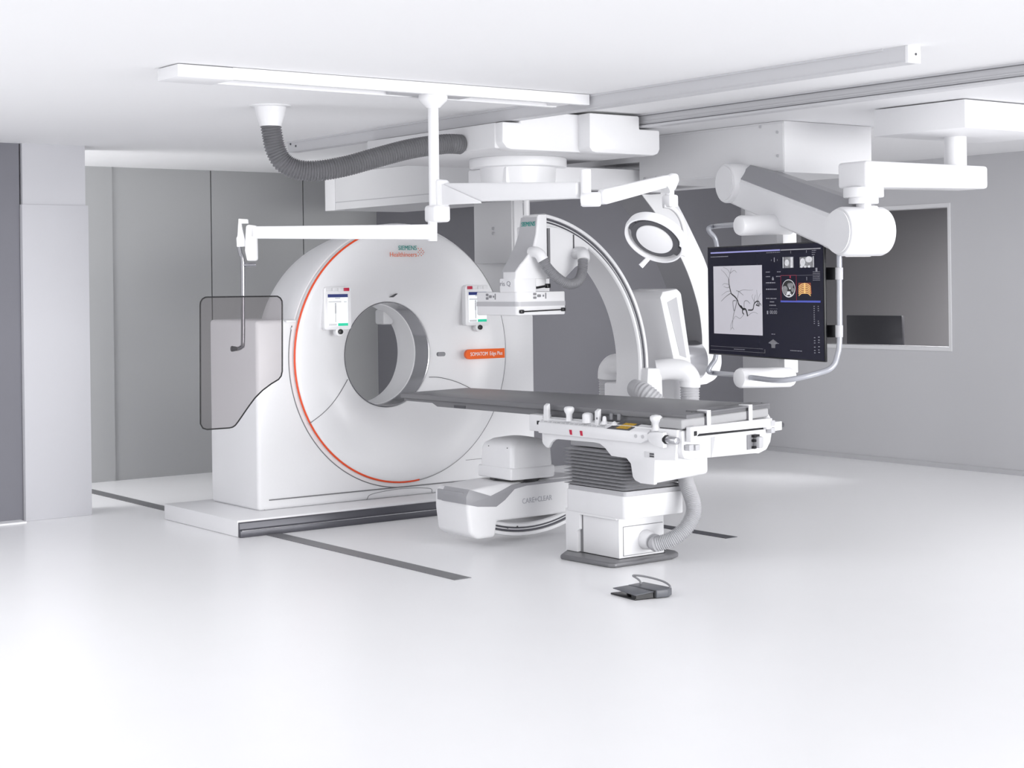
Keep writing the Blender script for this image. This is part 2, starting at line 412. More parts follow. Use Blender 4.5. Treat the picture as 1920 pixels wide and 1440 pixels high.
# operator panels on the cover
def op_panel(y, mirror):
    x = -10.502
    p = obj('operator_panel', M().prismYZ(rrect(y-.115, 1.40, y+.115, 1.715, .02), x-.03, x+.022, .005), W, t, label='white touch panel %s the bore' % ('right of' if mirror else 'left of'))
    X_ = x+.0225
    obj('screen', M().box((X_-.002, y-.085, 1.428), (X_+.001, y+.085, 1.66)), SCRW, p)
    obj('screen_header', M().box((X_, y-.085, 1.638), (X_+.0015, y+.085, 1.662)), NAVY, p)
    obj('screen_button', M().box((X_, y+.0, 1.428), (X_+.0015, y+.085, 1.448)), GREEN, p)
    k = M(); k.prismYZ([(y-.025, 1.635), (y+.02, 1.635), (y+.02, 1.628), (y-.025, 1.628)], X_, X_+.0012)
    k.tube_prof((X_, y-.02, 1.59), (X_+.0012, y-.02, 1.59), [(0, .008), (.0012, .008)], 10); k.box((X_, y-.027, 1.52), (X_+.0012, y-.013, 1.582)); k.box((X_, y-.023, 1.455), (X_+.0012, y-.016, 1.52))
    each('screen_figure', k, LG, p)
    k = M(); k.box((X_, y-.08, 1.6), (X_+.0012, y+.03, 1.612)); k.box((X_, y+.05, 1.60), (X_+.0012, y+.075, 1.61)); k.box((X_, y-.08, 1.43), (X_+.0012, y-.01, 1.446)); each('screen_field', k, OFF, p)
    for i in range(4):
        red = (i == 0) if mirror else (i == 3)
        obj('key', M().box((X_-.003, y-.098+i*.05, 1.684), (X_+.005, y-.052+i*.05, 1.708), .002), RED if red else OFF, p, label='red key' if red else None)
    obj('knob_seat', M().cyl((X_-.04, y+.012, 1.385), (X_+.004, y+.012, 1.385), .034, bev=.006), W, p)
    obj('knob', M().cyl((X_+.003, y+.014, 1.385), (X_+.022, y+.014, 1.385), .019, bev=.005), BK, p)
op_panel(6.235, False); op_panel(7.50, True)
b = M(); b.prismYZ([(7.77, 1.137), (7.77, 1.213)]+[(7.43+.038*math.cos(a), 1.175+.038*math.sin(a)) for a in [PI/2+PI*i/12 for i in range(13)]], -10.52, -10.496); obj('name_label', b, LABEL, t, label='orange label with a rounded left end')
text('name_lettering', 'SOMATOM', WINK, t, (-10.4955, 7.437, 1.162), (0, 1, 0), (0, 0, 1), .029, .165)
text('name_lettering', 'Edge Plus', WINK, t, (-10.4955, 7.624, 1.162), (0, 1, 0), (0, 0, 1), .029, .122)
text('logo_lettering', 'SIEMENS', TEAL, t, (-10.496, 6.782, 1.988), (0, 1, 0), (0, 0, 1), .034, .165)
text('logo_lettering', 'Healthineers', OINK, t, (-10.496, 6.705, 1.938), (0, 1, 0), (0, 0, 1), .034, .242)
b = M()
for q, (dy, dz) in enumerate([(0, 0), (.014, .014), (.028, 0), (.014, -.014), (0, .028), (.028, .026), (0, -.028), (.028, -.026), (.042, .013), (.042, -.013), (.05, 0)]):
    b.cyl((-10.50, 6.962+dy, 1.972+dz), (-10.4945, 6.962+dy, 1.972+dz), .0032, n=10)
each('logo_dot', b, OINK, t)
b = M(); b.prismYZ(rrect(7.13, 1.17, 7.20, 1.203, .015), -10.515, -10.495); obj('sensor', b, MG, t)

# ------------------------------------------------------------------ housing and column under the ceiling
t = thing('ceiling_housing', 'long pale box housing hung below the ceiling panel behind the arched arm', 'ceiling housing', (-10.1, 8.0, 2.72))
b = M(); b.box((-12.95, 7.60, 2.56), (-7.28, 8.42, 2.728)); obj('upper_cover', b, OFF, t)
b = M(); b.prismXY([(-12.95, 7.60), (-9.26, 7.60), (-9.26, 8.24), (-8.66, 8.24), (-8.66, 7.60), (-7.28, 7.60), (-7.28, 8.42), (-12.95, 8.42)], 2.405, 2.56); obj('lower_cover', b, OFF, t)
b = M(); b.box((-12.965, 7.593, 2.402), (-12.79, 7.70, 2.726), .004); obj('end_trim', b, WS, t)
b = M(); b.box((-12.79, 7.598, 2.468), (-9.4, 7.603, 2.476)); obj('cover_joint', b, LG, t)
b = M(); b.box((-8.655, 7.595, 2.415), (-7.285, 7.603, 2.715), .002); obj('access_panel', b, OFF, t)
b = M()
for x, z in ((-7.33, 2.66), (-7.33, 2.51), (-7.48, 2.705), (-8.60, 2.69), (-8.48, 2.69), (-8.60, 2.44), (-8.48, 2.44)):
    b.cyl((x, 7.596, z), (x, 7.589, z), .010, n=12)
each('rivet', b, LG, t)
t = thing('hanging_column', 'white rectangular column hanging under the long ceiling housing behind the ring scanner', 'column', (-10.97, 8.2, 2.4))
b = M(); b.box((-11.25, 8.02, 1.89), (-10.72, 8.13, 2.405), .012); obj('shaft', b, OFF, t)
b = M(); b.box((-10.73, 8.035, 1.89), (-10.70, 8.13, 2.405), .012); obj('side_strip', b, W, t)
b = M(); b.box((-11.35, 8.10, 1.56), (-10.60, 8.32, 1.905), .02); obj('foot_cover', b, W, t)
for z in (2.14, 2.18): obj('button', M().cyl((-10.97, 8.02, z), (-10.97, 8.012, z), .014, n=20), LG, t)
# ------------------------------------------------------------------ C-arm with its carriage
t = thing('c_arm', 'white C shaped imaging arm hanging from a carriage on the ceiling rails', 'C-arm', (-8.9, 6.72, 2.73))
CA = t
b = M(); b.box((-9.75, 6.05, 2.565), (-8.25, 7.33, 2.725), .01); obj('carriage', b, OFF, t)
b = M(); b.prismYZ([(6.06, 2.725), (6.06, 2.60), (6.09, 2.565), (6.13, 2.555), (6.69, 2.555), (6.69, 2.80), (6.20, 2.80), (6.20, 2.725)], -8.30, -8.18, .012); obj('carriage_cover', b, W, t)
b = M(); b.prismYZ([(6.66, 2.80), (6.66, 2.58), (6.68, 2.555), (6.71, 2.548), (7.20, 2.548), (7.24, 2.56), (7.255, 2.59), (7.255, 2.715), (7.08, 2.715), (7.08, 2.80)], -8.22, -8.06, .012); obj('carriage_cover', b, W, t)
b = M(); b.cyl((-8.9, 6.72, 2.567), (-8.9, 6.72, 2.50), .33, n=64, bev=.012); obj('swivel_flange', b, W, t)
b = M(); b.tube_prof((-8.9, 6.72, 2.51), (-8.9, 6.72, 2.36), [(0, .26), (.12, .25), (.14, .22), (.15, .18)], 48); obj('swivel_hub', b, W, t)
b = M(); b.prismYZ([(6.52, 2.36), (6.50, 2.40), (6.50, 2.50), (7.0, 2.515), (7.80, 2.515), (7.90, 2.50), (7.93, 2.46), (7.93, 2.36)], -9.18, -8.74, .015); obj('swivel_arm', b, W, t)
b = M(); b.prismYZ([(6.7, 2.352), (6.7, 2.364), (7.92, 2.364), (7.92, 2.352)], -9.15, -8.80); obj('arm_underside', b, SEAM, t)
# curved carrier arm
outer = spline([(0, 7.84, 2.515), (0, 7.93, 2.49), (0, 8.12, 2.36), (0, 8.33, 2.066), (0, 8.484, 1.79), (0, 8.56, 1.45), (0, 8.60, 1.17), (0, 8.592, 1.075), (0, 8.54, 1.0), (0, 8.45, .962)], 6)
inner = spline([(0, 8.30, .952), (0, 8.38, 1.05), (0, 8.404, 1.209), (0, 8.401, 1.37), (0, 8.362, 1.56), (0, 8.244, 1.831), (0, 8.02, 2.15), (0, 7.82, 2.36)], 6)
b = M(); b.prismYZ([(p.y, p.z) for p in outer]+[(p.y, p.z) for p in inner], -9.19, -8.9, .012); obj('carrier_arm', b, W, t)
b = M(); b.cyl((-8.98, 8.40, 1.137), (-8.98, 8.14, 1.137), .15, n=48, bev=.01); obj('bearing', b, STEEL, t)
b = M(); b.cyl((-8.98, 8.20, 1.137), (-8.98, 8.12, 1.137), .125, n=48, bev=.01); obj('bearing_cover', b, W, t)
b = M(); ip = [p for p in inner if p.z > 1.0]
b.loft([[(-8.902, p.y-.001, p.z), (-8.902, p.y-.004, p.z-.002), (-9.188, p.y-.004, p.z-.002), (-9.188, p.y-.001, p.z)] for p in ip]); obj('arm_inner_face', b, MG, t)  # thin mid grey sheet over the inner face of the carrier arm
# the C ring itself
RC, RZ = 6.70, 1.12
b = M(); b.arcYZ(RC, RZ, 0, 0, 0, 0, -107, 81, 96, prof=[(-9.05, 1.0), (-8.81, 1.0), (-8.80, 1.008), (-8.80, 1.025), (-8.812, 1.028), (-8.812, 1.06), (-8.80, 1.063), (-8.80, 1.083), (-8.81, 1.088), (-9.05, 1.088)]); obj('c_ring', b, W, t)
b = M(); b.arcYZ(RC, RZ, -8.8125, -8.809, 1.0285, 1.0385, -106, 81, 96); b.arcYZ(RC, RZ, -8.8125, -8.809, 1.046, 1.0595, -106, 81, 96); each('ring_track', b, DSTEEL, t)
# holder on the far side
b = M(); b.prismYZ([(8.03, .82), (8.03, 1.15), (7.905, 1.61), (7.93, 1.655), (8.075, 1.675), (8.115, 1.64), (8.21, 1.10), (8.21, .82)], -9.22, -8.80, .02); obj('holder_housing', b, W, t)
b = M(); b.prismYZ([(7.97, 1.575), (8.06, 1.61), (8.15, 1.17), (8.085, 1.19)], -8.803, -8.797, .002); obj('holder_inset', b, LG, t)
b = M(); b.prismYZ([(7.72, 1.115), (7.85, 1.11), (7.86, .87), (7.70, .87)], -8.95, -8.73, .012); obj('guide_block', b, W, t)
b = M(); b.box((-9.20, 7.70, .80), (-8.95, 7.90, 1.0), .02); obj('guide_cover', b, W, t)
b = M(); b.tube(spline([(-8.80, 7.86, 1.09), (-8.74, 7.93, 1.10), (-8.68, 8.01, 1.085), (-8.66, 8.05, 1.03), (-8.66, 8.05, .97)], 6), .075, 24); obj('hose_elbow', b, W, t)
hose(b := M(), [(-8.66, 8.05, .975), (-8.66, 8.05, .9), (-8.66, 8.05, .82)], .07, .018, .1); obj('hose', b, LG, t)
b = M(); b.tube(spline([(-9.18, 7.88, 1.12), (-9.29, 7.88, 1.12), (-9.355, 7.88, 1.075), (-9.365, 7.88, 1.01)], 6), .075, 24); obj('hose_elbow', b, W, t)
hose(b := M(), [(-9.365, 7.88, 1.015), (-9.365, 7.88, .9), (-9.365, 7.88, .82)], .068, .018, .1); obj('hose', b, LG, t)
hose(b := M(), [(-8.86, 7.70, .97), (-8.74, 7.68, .955), (-8.68, 7.72, .90), (-8.66, 7.80, .80)], .065, .02, .1); obj('hose', b, LG, t)
b = M(); b.cyl((-8.95, 8.22, .93), (-8.95, 8.26, .93), .13, n=40, bev=.01); obj('lower_boss', b, W, t)
# detector head
def rectloop(x0, x1, y0, y1, z, r=.02):
    return [(x, y, z) for x, y in rrect(x0, y0, x1, y1, r, 4)]
HEAD = [(1.755, 6.508, .145), (1.80, 6.512, .15), (1.845, 6.55, .165), (1.885, 6.592, .18), (1.93, 6.632, .20), (1.97, 6.662, .205), (2.05, 6.685, .19), (2.165, 6.70, .18), (2.178, 6.708, .165)]
b = M(); b.loft([rectloop(-8.66-d_, -8.66, y_, 6.778, z_, .012) for z_, y_, d_ in HEAD]); obj('detector_lift', b, W, t, ang=40)
b = M(); b.loft([[(-8.668, y_-.004, z_), (-8.668, y_+.01, z_), (-8.66-d_-.003, y_+.01, z_), (-8.66-d_-.003, y_-.004, z_)] for z_, y_, d_ in HEAD[1:8]]); obj('lift_side_cover', b, LG, t, ang=50)
b = M(); b.prismXY(rrect(-8.845, 6.505, -8.658, 6.685, .02, 4), 1.665, 1.757, .006); obj('detector_neck', b, W, t)
b = M(); b.box((-8.80, 6.66, 1.70), (-8.67, 6.775, 1.757), .01); obj('neck_block', b, W, t)
d = M(); d.prismXY(rrect(-9.13, 6.515, -8.655, 6.93, .03, 4), 1.512, 1.668, .008); det = obj('detector', d, W, t)
b = M(); b.prismXY(rrect(-9.133, 6.512, -8.652, 6.933, .032, 4), 1.572, 1.602); obj('bumper_band', b, LG, det)
def keys(mb, f):
    for du, dz, w_, h_ in ((0, .012, .013, .008), (0, -.012, .013, .008), (.036, 0, .015, .009), (.072, 0, .006, .007), (.092, 0, .004, .020)):
        mb.prism(f(du, dz, w_, h_), f.nrm)
def fy(u, dz, w_, h_):
    x = -8.99+u; return [(x+a, 6.515, 1.637+dz+c) for a, c in rrect(-w_, -h_, w_, h_, min(w_, h_)*.6, 3)]
fy.nrm = (0, -.003, 0)
def fx(u, dz, w_, h_):
    y = 6.66+u; return [(-8.655, y+a, 1.64+dz+c) for a, c in rrect(-w_, -h_, w_, h_, min(w_, h_)*.6, 3)]
fx.nrm = (.003, 0, 0)
b = M(); keys(b, fy); keys(b, fx); each('key', b, MG, det)
b = M(); b.tube([(-8.645, 6.545, 1.537), (-8.645, 6.895, 1.545)], .0045, 8)
b.box((-8.66, 6.53, 1.525), (-8.635, 6.56, 1.55), .006); b.box((-8.66, 6.88, 1.533), (-8.635, 6.91, 1.558), .006); obj('grab_bar', b, BK, det)
b = M(); b.tube([(-8.68, 6.67, 1.69), (-8.66, 6.77, 1.705)], .008, 8); b.box((-8.675, 6.76, 1.69), (-8.645, 6.79, 1.72), .004); obj('lock_lever', b, BK, det)
text('lettering', 'ris Q', GINK, det, (-8.828, 6.5045, 1.708), (1, 0, 0), (0, 0, 1), .031, .115)
text('logo_lettering', 'SIEMENS', TEAL, t, (-8.828, 6.688, 2.105), (1, 0, 0), (0, .06, 1), .030, .150)
# cover under the upper end of the ring
b = M(); b.prismYZ([(6.79, 2.11), (6.90, 2.098), (7.03, 2.055), (7.175, 1.965), (7.105, 1.842), (7.06, 1.835), (6.96, 1.752), (6.83, 1.765), (6.79, 1.80)], -9.02, -8.70, .012); obj('end_cover', b, W, t)
b = M(); b.box((-8.702, 7.028, 1.93), (-8.695, 7.036, 2.05)); obj('cover_slot', b, DG, t)
b = M(); b.box((-8.705, 6.782, 1.80), (-8.66, 6.80, 2.09)); obj('cover_gap', b, SEAM, t)
b = M(); b.tube(spline([(-8.68, 6.655, 1.93), (-8.635, 6.657, 1.93), (-8.60, 6.665, 1.912), (-8.585, 6.68, 1.875)], 6), .037, 20); obj('hose_elbow', b, W, t)
b = M(); b.tube(spline([(-8.75, 7.055, 1.92), (-8.64, 7.05, 1.925), (-8.58, 7.02, 1.905), (-8.56, 7.005, 1.87)], 6), .042, 20); obj('hose_elbow', b, W, t)
hose(b := M(), [(-8.587, 6.675, 1.885), (-8.575, 6.70, 1.835), (-8.555, 6.75, 1.775), (-8.54, 6.815, 1.728), (-8.54, 6.88, 1.715), (-8.545, 6.945, 1.735), (-8.555, 6.985, 1.79), (-8.56, 7.0, 1.88)], .035, .011, .1); obj('hose', b, HOSEM, t)
b = M(); b.cyl((-8.98, 6.85, 2.10), (-8.98, 6.85, 2.37), .022, n=24); obj('support_tube', b, W, t)
# x-ray tube at the lower end
lo = [(6.14, .35), (6.17, .388), (6.30, .40), (6.50, .41), (7.10, .41), (7.25, .36), (7.20, .20), (7.0, .165), (6.38, .165), (6.365, .062), (6.22, .06), (6.16, .10), (6.14, .25)]
b = M(); b.prismYZ(lo, -9.10, -8.72, .035, 4); h = obj('tube_housing', b, W, t)
up = [(6.128, .345), (6.155, .392), (6.326, .336), (6.40, .36), (6.50, .395), (6.62, .402), (7.06, .402), (7.06, .385), (6.62, .380), (6.52, .365), (6.44, .30), (6.37, .262), (6.22, .275), (6.128, .298)]
b = M(); b.prismYZ(up, -9.0, -8.716, .001); obj('stripe', b, STRIPE, h)
b = M(); b.box((-9.06, 6.133, .298), (-8.76, 6.15, .37), .006); obj('stripe', b, STRIPE, h)
text('lettering', 'CARE+CLEAR', LINK, h, (-8.7195, 6.585, .262), (0, 1, .02), (0, -.02, 1), .034, .25)
b = M(); b.cyl((-8.88, 6.65, .40), (-8.88, 6.65, .425), .17, n=40); obj('turntable', b, BK, t)
b = M(); b.loft([rectloop(-9.06, -8.70, 6.485, 6.835, .425, .03), rectloop(-9.06, -8.70, 6.485, 6.835, .52, .03), rectloop(-9.06, -8.70, 6.487, 6.832, .54, .03), rectloop(-9.055, -8.703, 6.492, 6.828, .625, .03), rectloop(-9.045, -8.715, 6.505, 6.815, .655, .035), rectloop(-9.01, -8.75, 6.54, 6.78, .682, .05), rectloop(-8.95, -8.80, 6.60, 6.72, .695, .05)])
cl = obj('collimator', b, W, t, ang=50)
b = M(); b.box((-9.07, 6.475, .425), (-8.695, 6.845, .505), .012, 3); obj('collimator_base', b, W, t)
b = M()
for x in (-8.97, -8.76): b.cyl((x, 6.50, .632), (x, 6.495, .632), .006, n=10)
each('pin_hole', b, BK, cl)
b = M()
for y in (6.52, 6.60): b.cyl((-8.80, y, .10), (-8.796, y, .10), .006, n=10)
each('ring_bolt', b, DG, t)

# ------------------------------------------------------------------ pole, lamp arm, shield arm
t = thing('ceiling_pole', 'white round pole hanging from the crossing track in front of the ring scanner', 'pole', (-7.45, 5.05, 2.757))
b = M(); b.tube_prof((-7.45, 5.05, 2.76), (-7.45, 5.05, 2.68), [(0, .078), (.02, .08), (.035, .076), (.06, .05), (.075, .036)], 40); obj('flange', b, W, t)
b = M(); b.cyl((-7.45, 5.05, 2.72), (-7.45, 5.05, 2.13), .029, n=32); obj('tube', b, W, t)
b = M(); b.box((-7.50, 5.012, 2.062), (-7.39, 5.12, 2.155), .018, 3); obj('collar', b, W, t)

def bar(p, q, w, h0, h1, bev=.008, up=(0, 0, 1)):
    """box beam from p to q, width w, height h0 at p and h1 at q"""
    p, q, up = Vector(p), Vector(q), Vector(up); d = (q-p).normalized(); sd = d.cross(up).normalized(); u = sd.cross(d)
    tb = bmesh.new(); v = []
    for c, hh in ((p, h0), (q, h1)):
        for a, e in ((-1, -1), (1, -1), (1, 1), (-1, 1)): v.append(tb.verts.new(c+sd*a*w/2+u*e*hh/2))
    for f in ((0, 1, 2, 3), (7, 6, 5, 4), (0, 4, 5, 1), (1, 5, 6, 2), (2, 6, 7, 3), (3, 7, 4, 0)): tb.faces.new([v[i] for i in f])
    m = M(); m._merge(tb, bev, 3); return m

t = thing('surgical_lamp', 'round white operating lamp on a jointed white arm right of the pole', 'surgical lamp', (-7.43, 5.08, 2.2))
obj('pivot_block', bar((-7.445, 5.06, 2.22), (-7.40, 5.115, 2.22), .075, .155, .14, .014), W, t)
obj('first_arm', bar((-7.41, 5.10, 2.222), (-6.30, 5.145, 2.178), .062, .105, .082, .010), W, t)
b = M(); b.prism([(-7.41, 5.068, 2.275), (-7.06, 5.081, 2.16), (-7.05, 5.082, 2.148), (-7.41, 5.068, 2.155)], (0, -.006, 0), .002); obj('arm_hood', b, W, t)
b = M(); b.cyl((-6.265, 5.147, 2.278), (-6.265, 5.147, 2.10), .026, n=32); obj('joint_post', b, W, t)
b = M(); b.cyl((-6.275, 5.127, 2.13), (-6.20, 5.185, 2.13), .036, n=32, bev=.008); obj('joint_knuckle', b, W, t)
e0 = Vector((-6.21, 5.20, 2.14)); e1 = Vector((-6.24, 5.66, 2.235))
obj('spring_arm', bar(e0, e1, .055, .075, .062, .012), W, t)
b = M(); b.tube_prof(e1+Vector((.002, -.02, -.04)), e1+Vector((.002, .065, .03)), [(0, .035), (.04, .045), (.09, .03), (.11, .012)], 24); obj('arm_tip', b, W, t)
HB = Vector((-6.24, 5.68, 2.13))
b = M(); b.cyl(HB+Vector((0, 0, .10)), HB+Vector((0, 0, -.02)), .022, n=24); obj('swivel', b, W, t)
b = M(); b.box(tuple(HB+Vector((-.032, -.032, -.03))), tuple(HB+Vector((.032, .032, .035))), .012); obj('swivel_block', b, W, t)
# lamp head: local frame, axis towards the table
LC = Vector((-6.40, 5.57, 1.958)); ax = Vector((-.12, -.66, -.74)).normalized()
YAW, ROLL, FOC, PPY, EYE = .9286, .0126, 3089., 532.6, 1.72
cY, sY, cR, sR = math.cos(YAW), math.sin(YAW), math.cos(ROLL), math.sin(ROLL)
RV, FV, UP = Vector((cY, sY, 0)), Vector((-sY, cY, 0)), Vector((0, 0, 1))
def at(x, y, d):
    """a point of the place, d metres into the room, from where it is seen in the 1920x1440 frame"""
    r3, u3 = (x-960)/FOC*d, (PPY-y)/FOC*d
    return RV*(cR*r3+sR*u3)+FV*d+UP*(EYE-sR*r3+cR*u3)

LC = at(1227, 449, 8.36); ax = Vector((.19, -.67, -.72)).normalized()
mj = Vector((.515, .689, -.5)); mj = (mj-ax*mj.dot(ax)).normalized(); mn = ax.cross(mj)
def lf(p): return LC+mj*p[0]+mn*p[1]+ax*p[2]
def lcirc(r, h, n=64): return [lf((r*math.cos(2*PI*k/n), r*math.sin(2*PI*k/n), h)) for k in range(n)]
b = M(); b.tube([HB+Vector((0, 0, -.025))]+spline([at(1244, 386, 8.39), at(1258, 389, 8.39), at(1272, 402, 8.39), at(1281, 424, 8.38), at(1284, 452, 8.37), LC+mj*.168], 6), .012, 14); obj('yoke', b, W, t)
b = M(); b.cyl(lf((.15, 0, -.02)), lf((.178, 0, -.02)), .018, n=20, bev=.004); obj('yoke_pivot', b, W, t)
b = M(); b.loft([lcirc(r, h) for r, h in ((.146, -.004), (.150, .012), (.158, .012), (.165, -.01), (.161, -.036), (.152, -.040), (.146, -.034), (.146, -.004))], cap=False); obj('rim', b, W, t)
b = M(); b.loft([lcirc(r, h) for r, h in ((.02, .0), (.128, -.002), (.129, -.02), (.118, -.04), (.06, -.055), (.02, -.058))]); obj('lamp_body', b, DG, t)
b = M(); b.loft([lcirc(r, h) for r, h in ((.006, .008), (.09, .007), (.098, .003), (.100, -.004), (.006, -.004))]); obj('lens', b, WS, t)
b = M()
for sg in (1, -1):
    b.prism([lf((sg*.11, -.035, -.004)), lf((sg*.15, -.03, -.004)), lf((sg*.15, .03, -.004)), lf((sg*.11, .035, -.004))], ax*-.012)
each('spoke', b, DG, t)
b = M(); b.cyl(lf((.03, -.155, .0)), lf((.015, -.19, .05)), .012, .014, n=16); obj('handle', b, W, t)

FS = 8.99
t = thing('radiation_shield', 'tinted clear shield pane hanging from a white arm in front of the ring scanner', 'radiation shield', tuple(at(455, 430, FS)))
b = M(); b.cyl(at(811, 410, FS), at(811, 452, FS), .026, n=28); obj('hub', b, W, t)
obj('arm', bar(at(818, 435, FS), at(470, 436, FS), .06, .083, .066, .01), W, t)
b = M(); b.prism([at(705, 423, FS-.031), at(808, 423, FS-.031), at(808, 437, FS-.031)], FV*-.003); obj('arm_hood', b, W, t)
b = M(); b.prism([at(*p, FS-.03) for p in ((461, 424), (465, 421), (480, 423), (481, 486), (478, 489), (463, 489), (459, 470), (460, 440))], FV*.06, .006); obj('end_block', b, W, t)
b = M(); b.prism([at(*p, FS-.015) for p in ((447, 410), (464, 411), (465, 419), (452, 419), (454, 430), (463, 462), (444, 463), (443, 446), (445, 443))], FV*.03, .003); obj('bracket', b, W, t)
b = M(); b.tube(spline([at(448, 462, FS), at(451, 475, FS), at(455, 490, FS), at(455.5, 560, FS), at(455.5, 640, FS), at(453, 650, FS), at(446, 654, FS-.03), at(438, 654, FS-.07)], 8), .0115, 14)
b.cyl(at(455, 493, FS), at(455, 506, FS), .012, n=16); obj('rod', b, POLISH, t)
b = M(); b.cyl(at(456, 497, FS), at(480, 496, FS), .011, n=16, bev=.003); obj('clamp_handle', b, POLISH, t)
b = M(); b.cyl(at(444, 654, FS-.06), at(434, 654, FS-.08), .012, .016, n=16, bev=.003); obj('ball_joint', b, DG, t)
def shield_outline(d):
    px = [(375, 572)]
    px += [(388-13*math.cos(a), 570-13*math.sin(a)) for a in (.3, .8, 1.3)]
    px += [(390, 557), (514, 555.5)]
    px += [(516+13*math.sin(a), 568-13*math.cos(a)) for a in (.3, .8, 1.3)]
    px += [(529, 572), (529, 696), (527, 705), (522, 711.5)]
    px += [(508, 720), (492, 732), (478, 746), (466, 762), (455, 778), (446, 791)]
    px += [(441, 797.5), (436, 801), (430, 802.5), (388, 805.5), (380, 803), (375.5, 795)]
    return [at(x, y, d) for x, y in px]
so = shield_outline(FS-.10)
b = M(); b.prism(so, FV*.012); obj('pane', b, TINT, t, label='grey tinted transparent pane with a cut away lower right corner')
mid = [p+FV*.006 for p in so]
b = M(); b.tube(mid+[mid[0]], .004, 8, cap=False); obj('pane_edge', b, BK, t)

# ------------------------------------------------------------------ monitor mount and display
t = thing('monitor_mount', 'white jointed ceiling mount with a thick tube arm holding the big display', 'monitor mount', (-6.3, 8.0, 2.73))
b = M(); b.box((-6.52, 7.565, 2.565), (-5.86, 8.55, 2.724), .005); obj('ceiling_box', b, WS, t)
MC = at(1791, 270, 9.85)
b = M(); b.cyl((MC.x, MC.y, 2.60), (MC.x, MC.y, 2.345), .066, n=40); obj('column', b, W, t)
dirB = (Vector((-.10, -1, 0))).normalized(); pA = Vector((MC.x, MC.y, 2.32))
b = M(); b.box((MC.x-.09, MC.y-.09, 2.325), (MC.x+.09, MC.y+.09, 2.355), .004); obj('column_base', b, W, t)
q0 = pA-dirB*.15; q1 = pA+dirB*.83
b = bar(q0, q1, .24, .135, .15, .02); obj('upper_arm', b, W, t)
J = pA+dirB*.74; J.z = 2.25
b = M(); b.cyl(J, J+Vector((0, 0, -.06)), .115, n=40, bev=.008); b.cyl(J+Vector((0, 0, -.055)), J+Vector((0, 0, -.095)), .085, n=40, bev=.005); obj('swivel', b, W, t)
dJ = J.dot(FV)
AXv = (RV*.92+FV*.39).normalized()
NE = at(1612, 434, dJ+.02); L = 1.34
bh = (-RV*.39+FV*.92).normalized()
FE = at(1390, 344, dJ+.02+.92*1.31)
b = M(); b.box((J.x-.035, J.y-.03, NE.z+.08), (J.x+.035, J.y+.03, J.z-.05), .01); obj('fork', b, W, t)
b = M(); b.cyl(NE-AXv*.15, NE+AXv*.165, .142, n=56, bev=.03); obj('near_joint', b, W, t)
b = M(); b.cyl(FE-AXv*.125, FE+AXv*.10, .128, n=56, bev=.015); obj('far_joint', b, W, t)
b = M(); b.cyl(NE-AXv*.151, NE-AXv*.156, .125, n=48); b.cyl(FE-AXv*.126, FE-AXv*.131, .11, n=48); each('joint_cap', b, WS, t)
P0_, P1_ = NE+AXv*.015, FE+AXv*.01
dv = (P1_-P0_).normalized(); sv = dv.cross(UP).normalized(); uv_ = sv.cross(dv)
def ring_(c, k): return [c+sv*x+uv_*(y*k) for x, y in ((-.10, -.135), (-.085, -.15), (.085, -.15), (.10, -.135), (.10, .135), (.08, .15), (.0, .15), (-.09, .055), (-.10, .035))]
b = M(); b.loft([ring_(P0_, 1.0), ring_(P1_, .84)]); obj('tube_arm', b, W, t, ang=20)
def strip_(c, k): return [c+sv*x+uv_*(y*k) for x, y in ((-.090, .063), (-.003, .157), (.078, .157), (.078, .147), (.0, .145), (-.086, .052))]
b = M(); b.loft([strip_(P0_.lerp(P1_, .04), 1.0), strip_(P0_.lerp(P1_, .95), .86)]); obj('arm_top_shade', b, STRIPE, t, ang=20)  # grey strip paints the shade on top of the white arm
SP = at(1430, 400, FE.dot(FV)+.02)
b = M(); b.cyl(at(1413, 385, FE.dot(FV)), at(1413, 412, FE.dot(FV)), .055, n=32, bev=.004); obj('drop_joint', b, W, t)

DO = Vector((-8.003, 7.617, 1.241)); DU = Vector((.96958, -.24476, 0)); DN = Vector((-.24476, -.96958, 0)); DW, DH = 1.3769, .704
def dp(u, v, n=0.): return DO+DU*(u*DW)+UP*(v*DH)+DN*n
t = thing('display', 'large black medical display showing a vessel scan, hung on the tube arm', 'display', tuple(dp(.5, 0)))
DT = t
def slab(mb, u0, v0, u1, v1, n0, n1, bev=0.):
    return mb.prism([dp(u0, v0, n0), dp(u1, v0, n0), dp(u1, v1, n0), dp(u0, v1, n0)], DN*(n1-n0), bev)
b = M(); slab(b, -.004, -.006, 1.004, 1.006, -.016, 0, .004); obj('casing', b, BK, t)
b = M(); slab(b, .10, .08, .86, .92, -.075, -.016, .01); obj('rear_housing', b, BK, t)
b = M(); slab(b, .004, .006, .996, .994, -.003, .0015); sc = obj('screen', b, SCR, t)
n1, n2 = .0022, .0034
b = M(); slab(b, .055, .193, .499, .822, .0008, n1); im = obj('vessel_scan', b, DSA, sc)
def ribbon(mb, pts, w0, w1, n):
    w0 *= 1.25; w1 *= 1.25; P = spline([(u*DW, v*DH, 0) for u, v in pts], 5); k = len(P); Lp, Rp = [], []
    for i, p in enumerate(P):
        d = P[min(i+1, k-1)]-P[max(i-1, 0)]; nn = Vector((-d.y, d.x, 0)).normalized()*(w0+(w1-w0)*i/(k-1))/2
        Lp.append(p+nn); Rp.append(p-nn)
    g = lambda q, h: DO+DU*q.x+UP*q.y+DN*h
    mb.loft([[g(a, n), g(c, n), g(c, n+.0006), g(a, n+.0006)] for a, c in zip(Lp, Rp)])
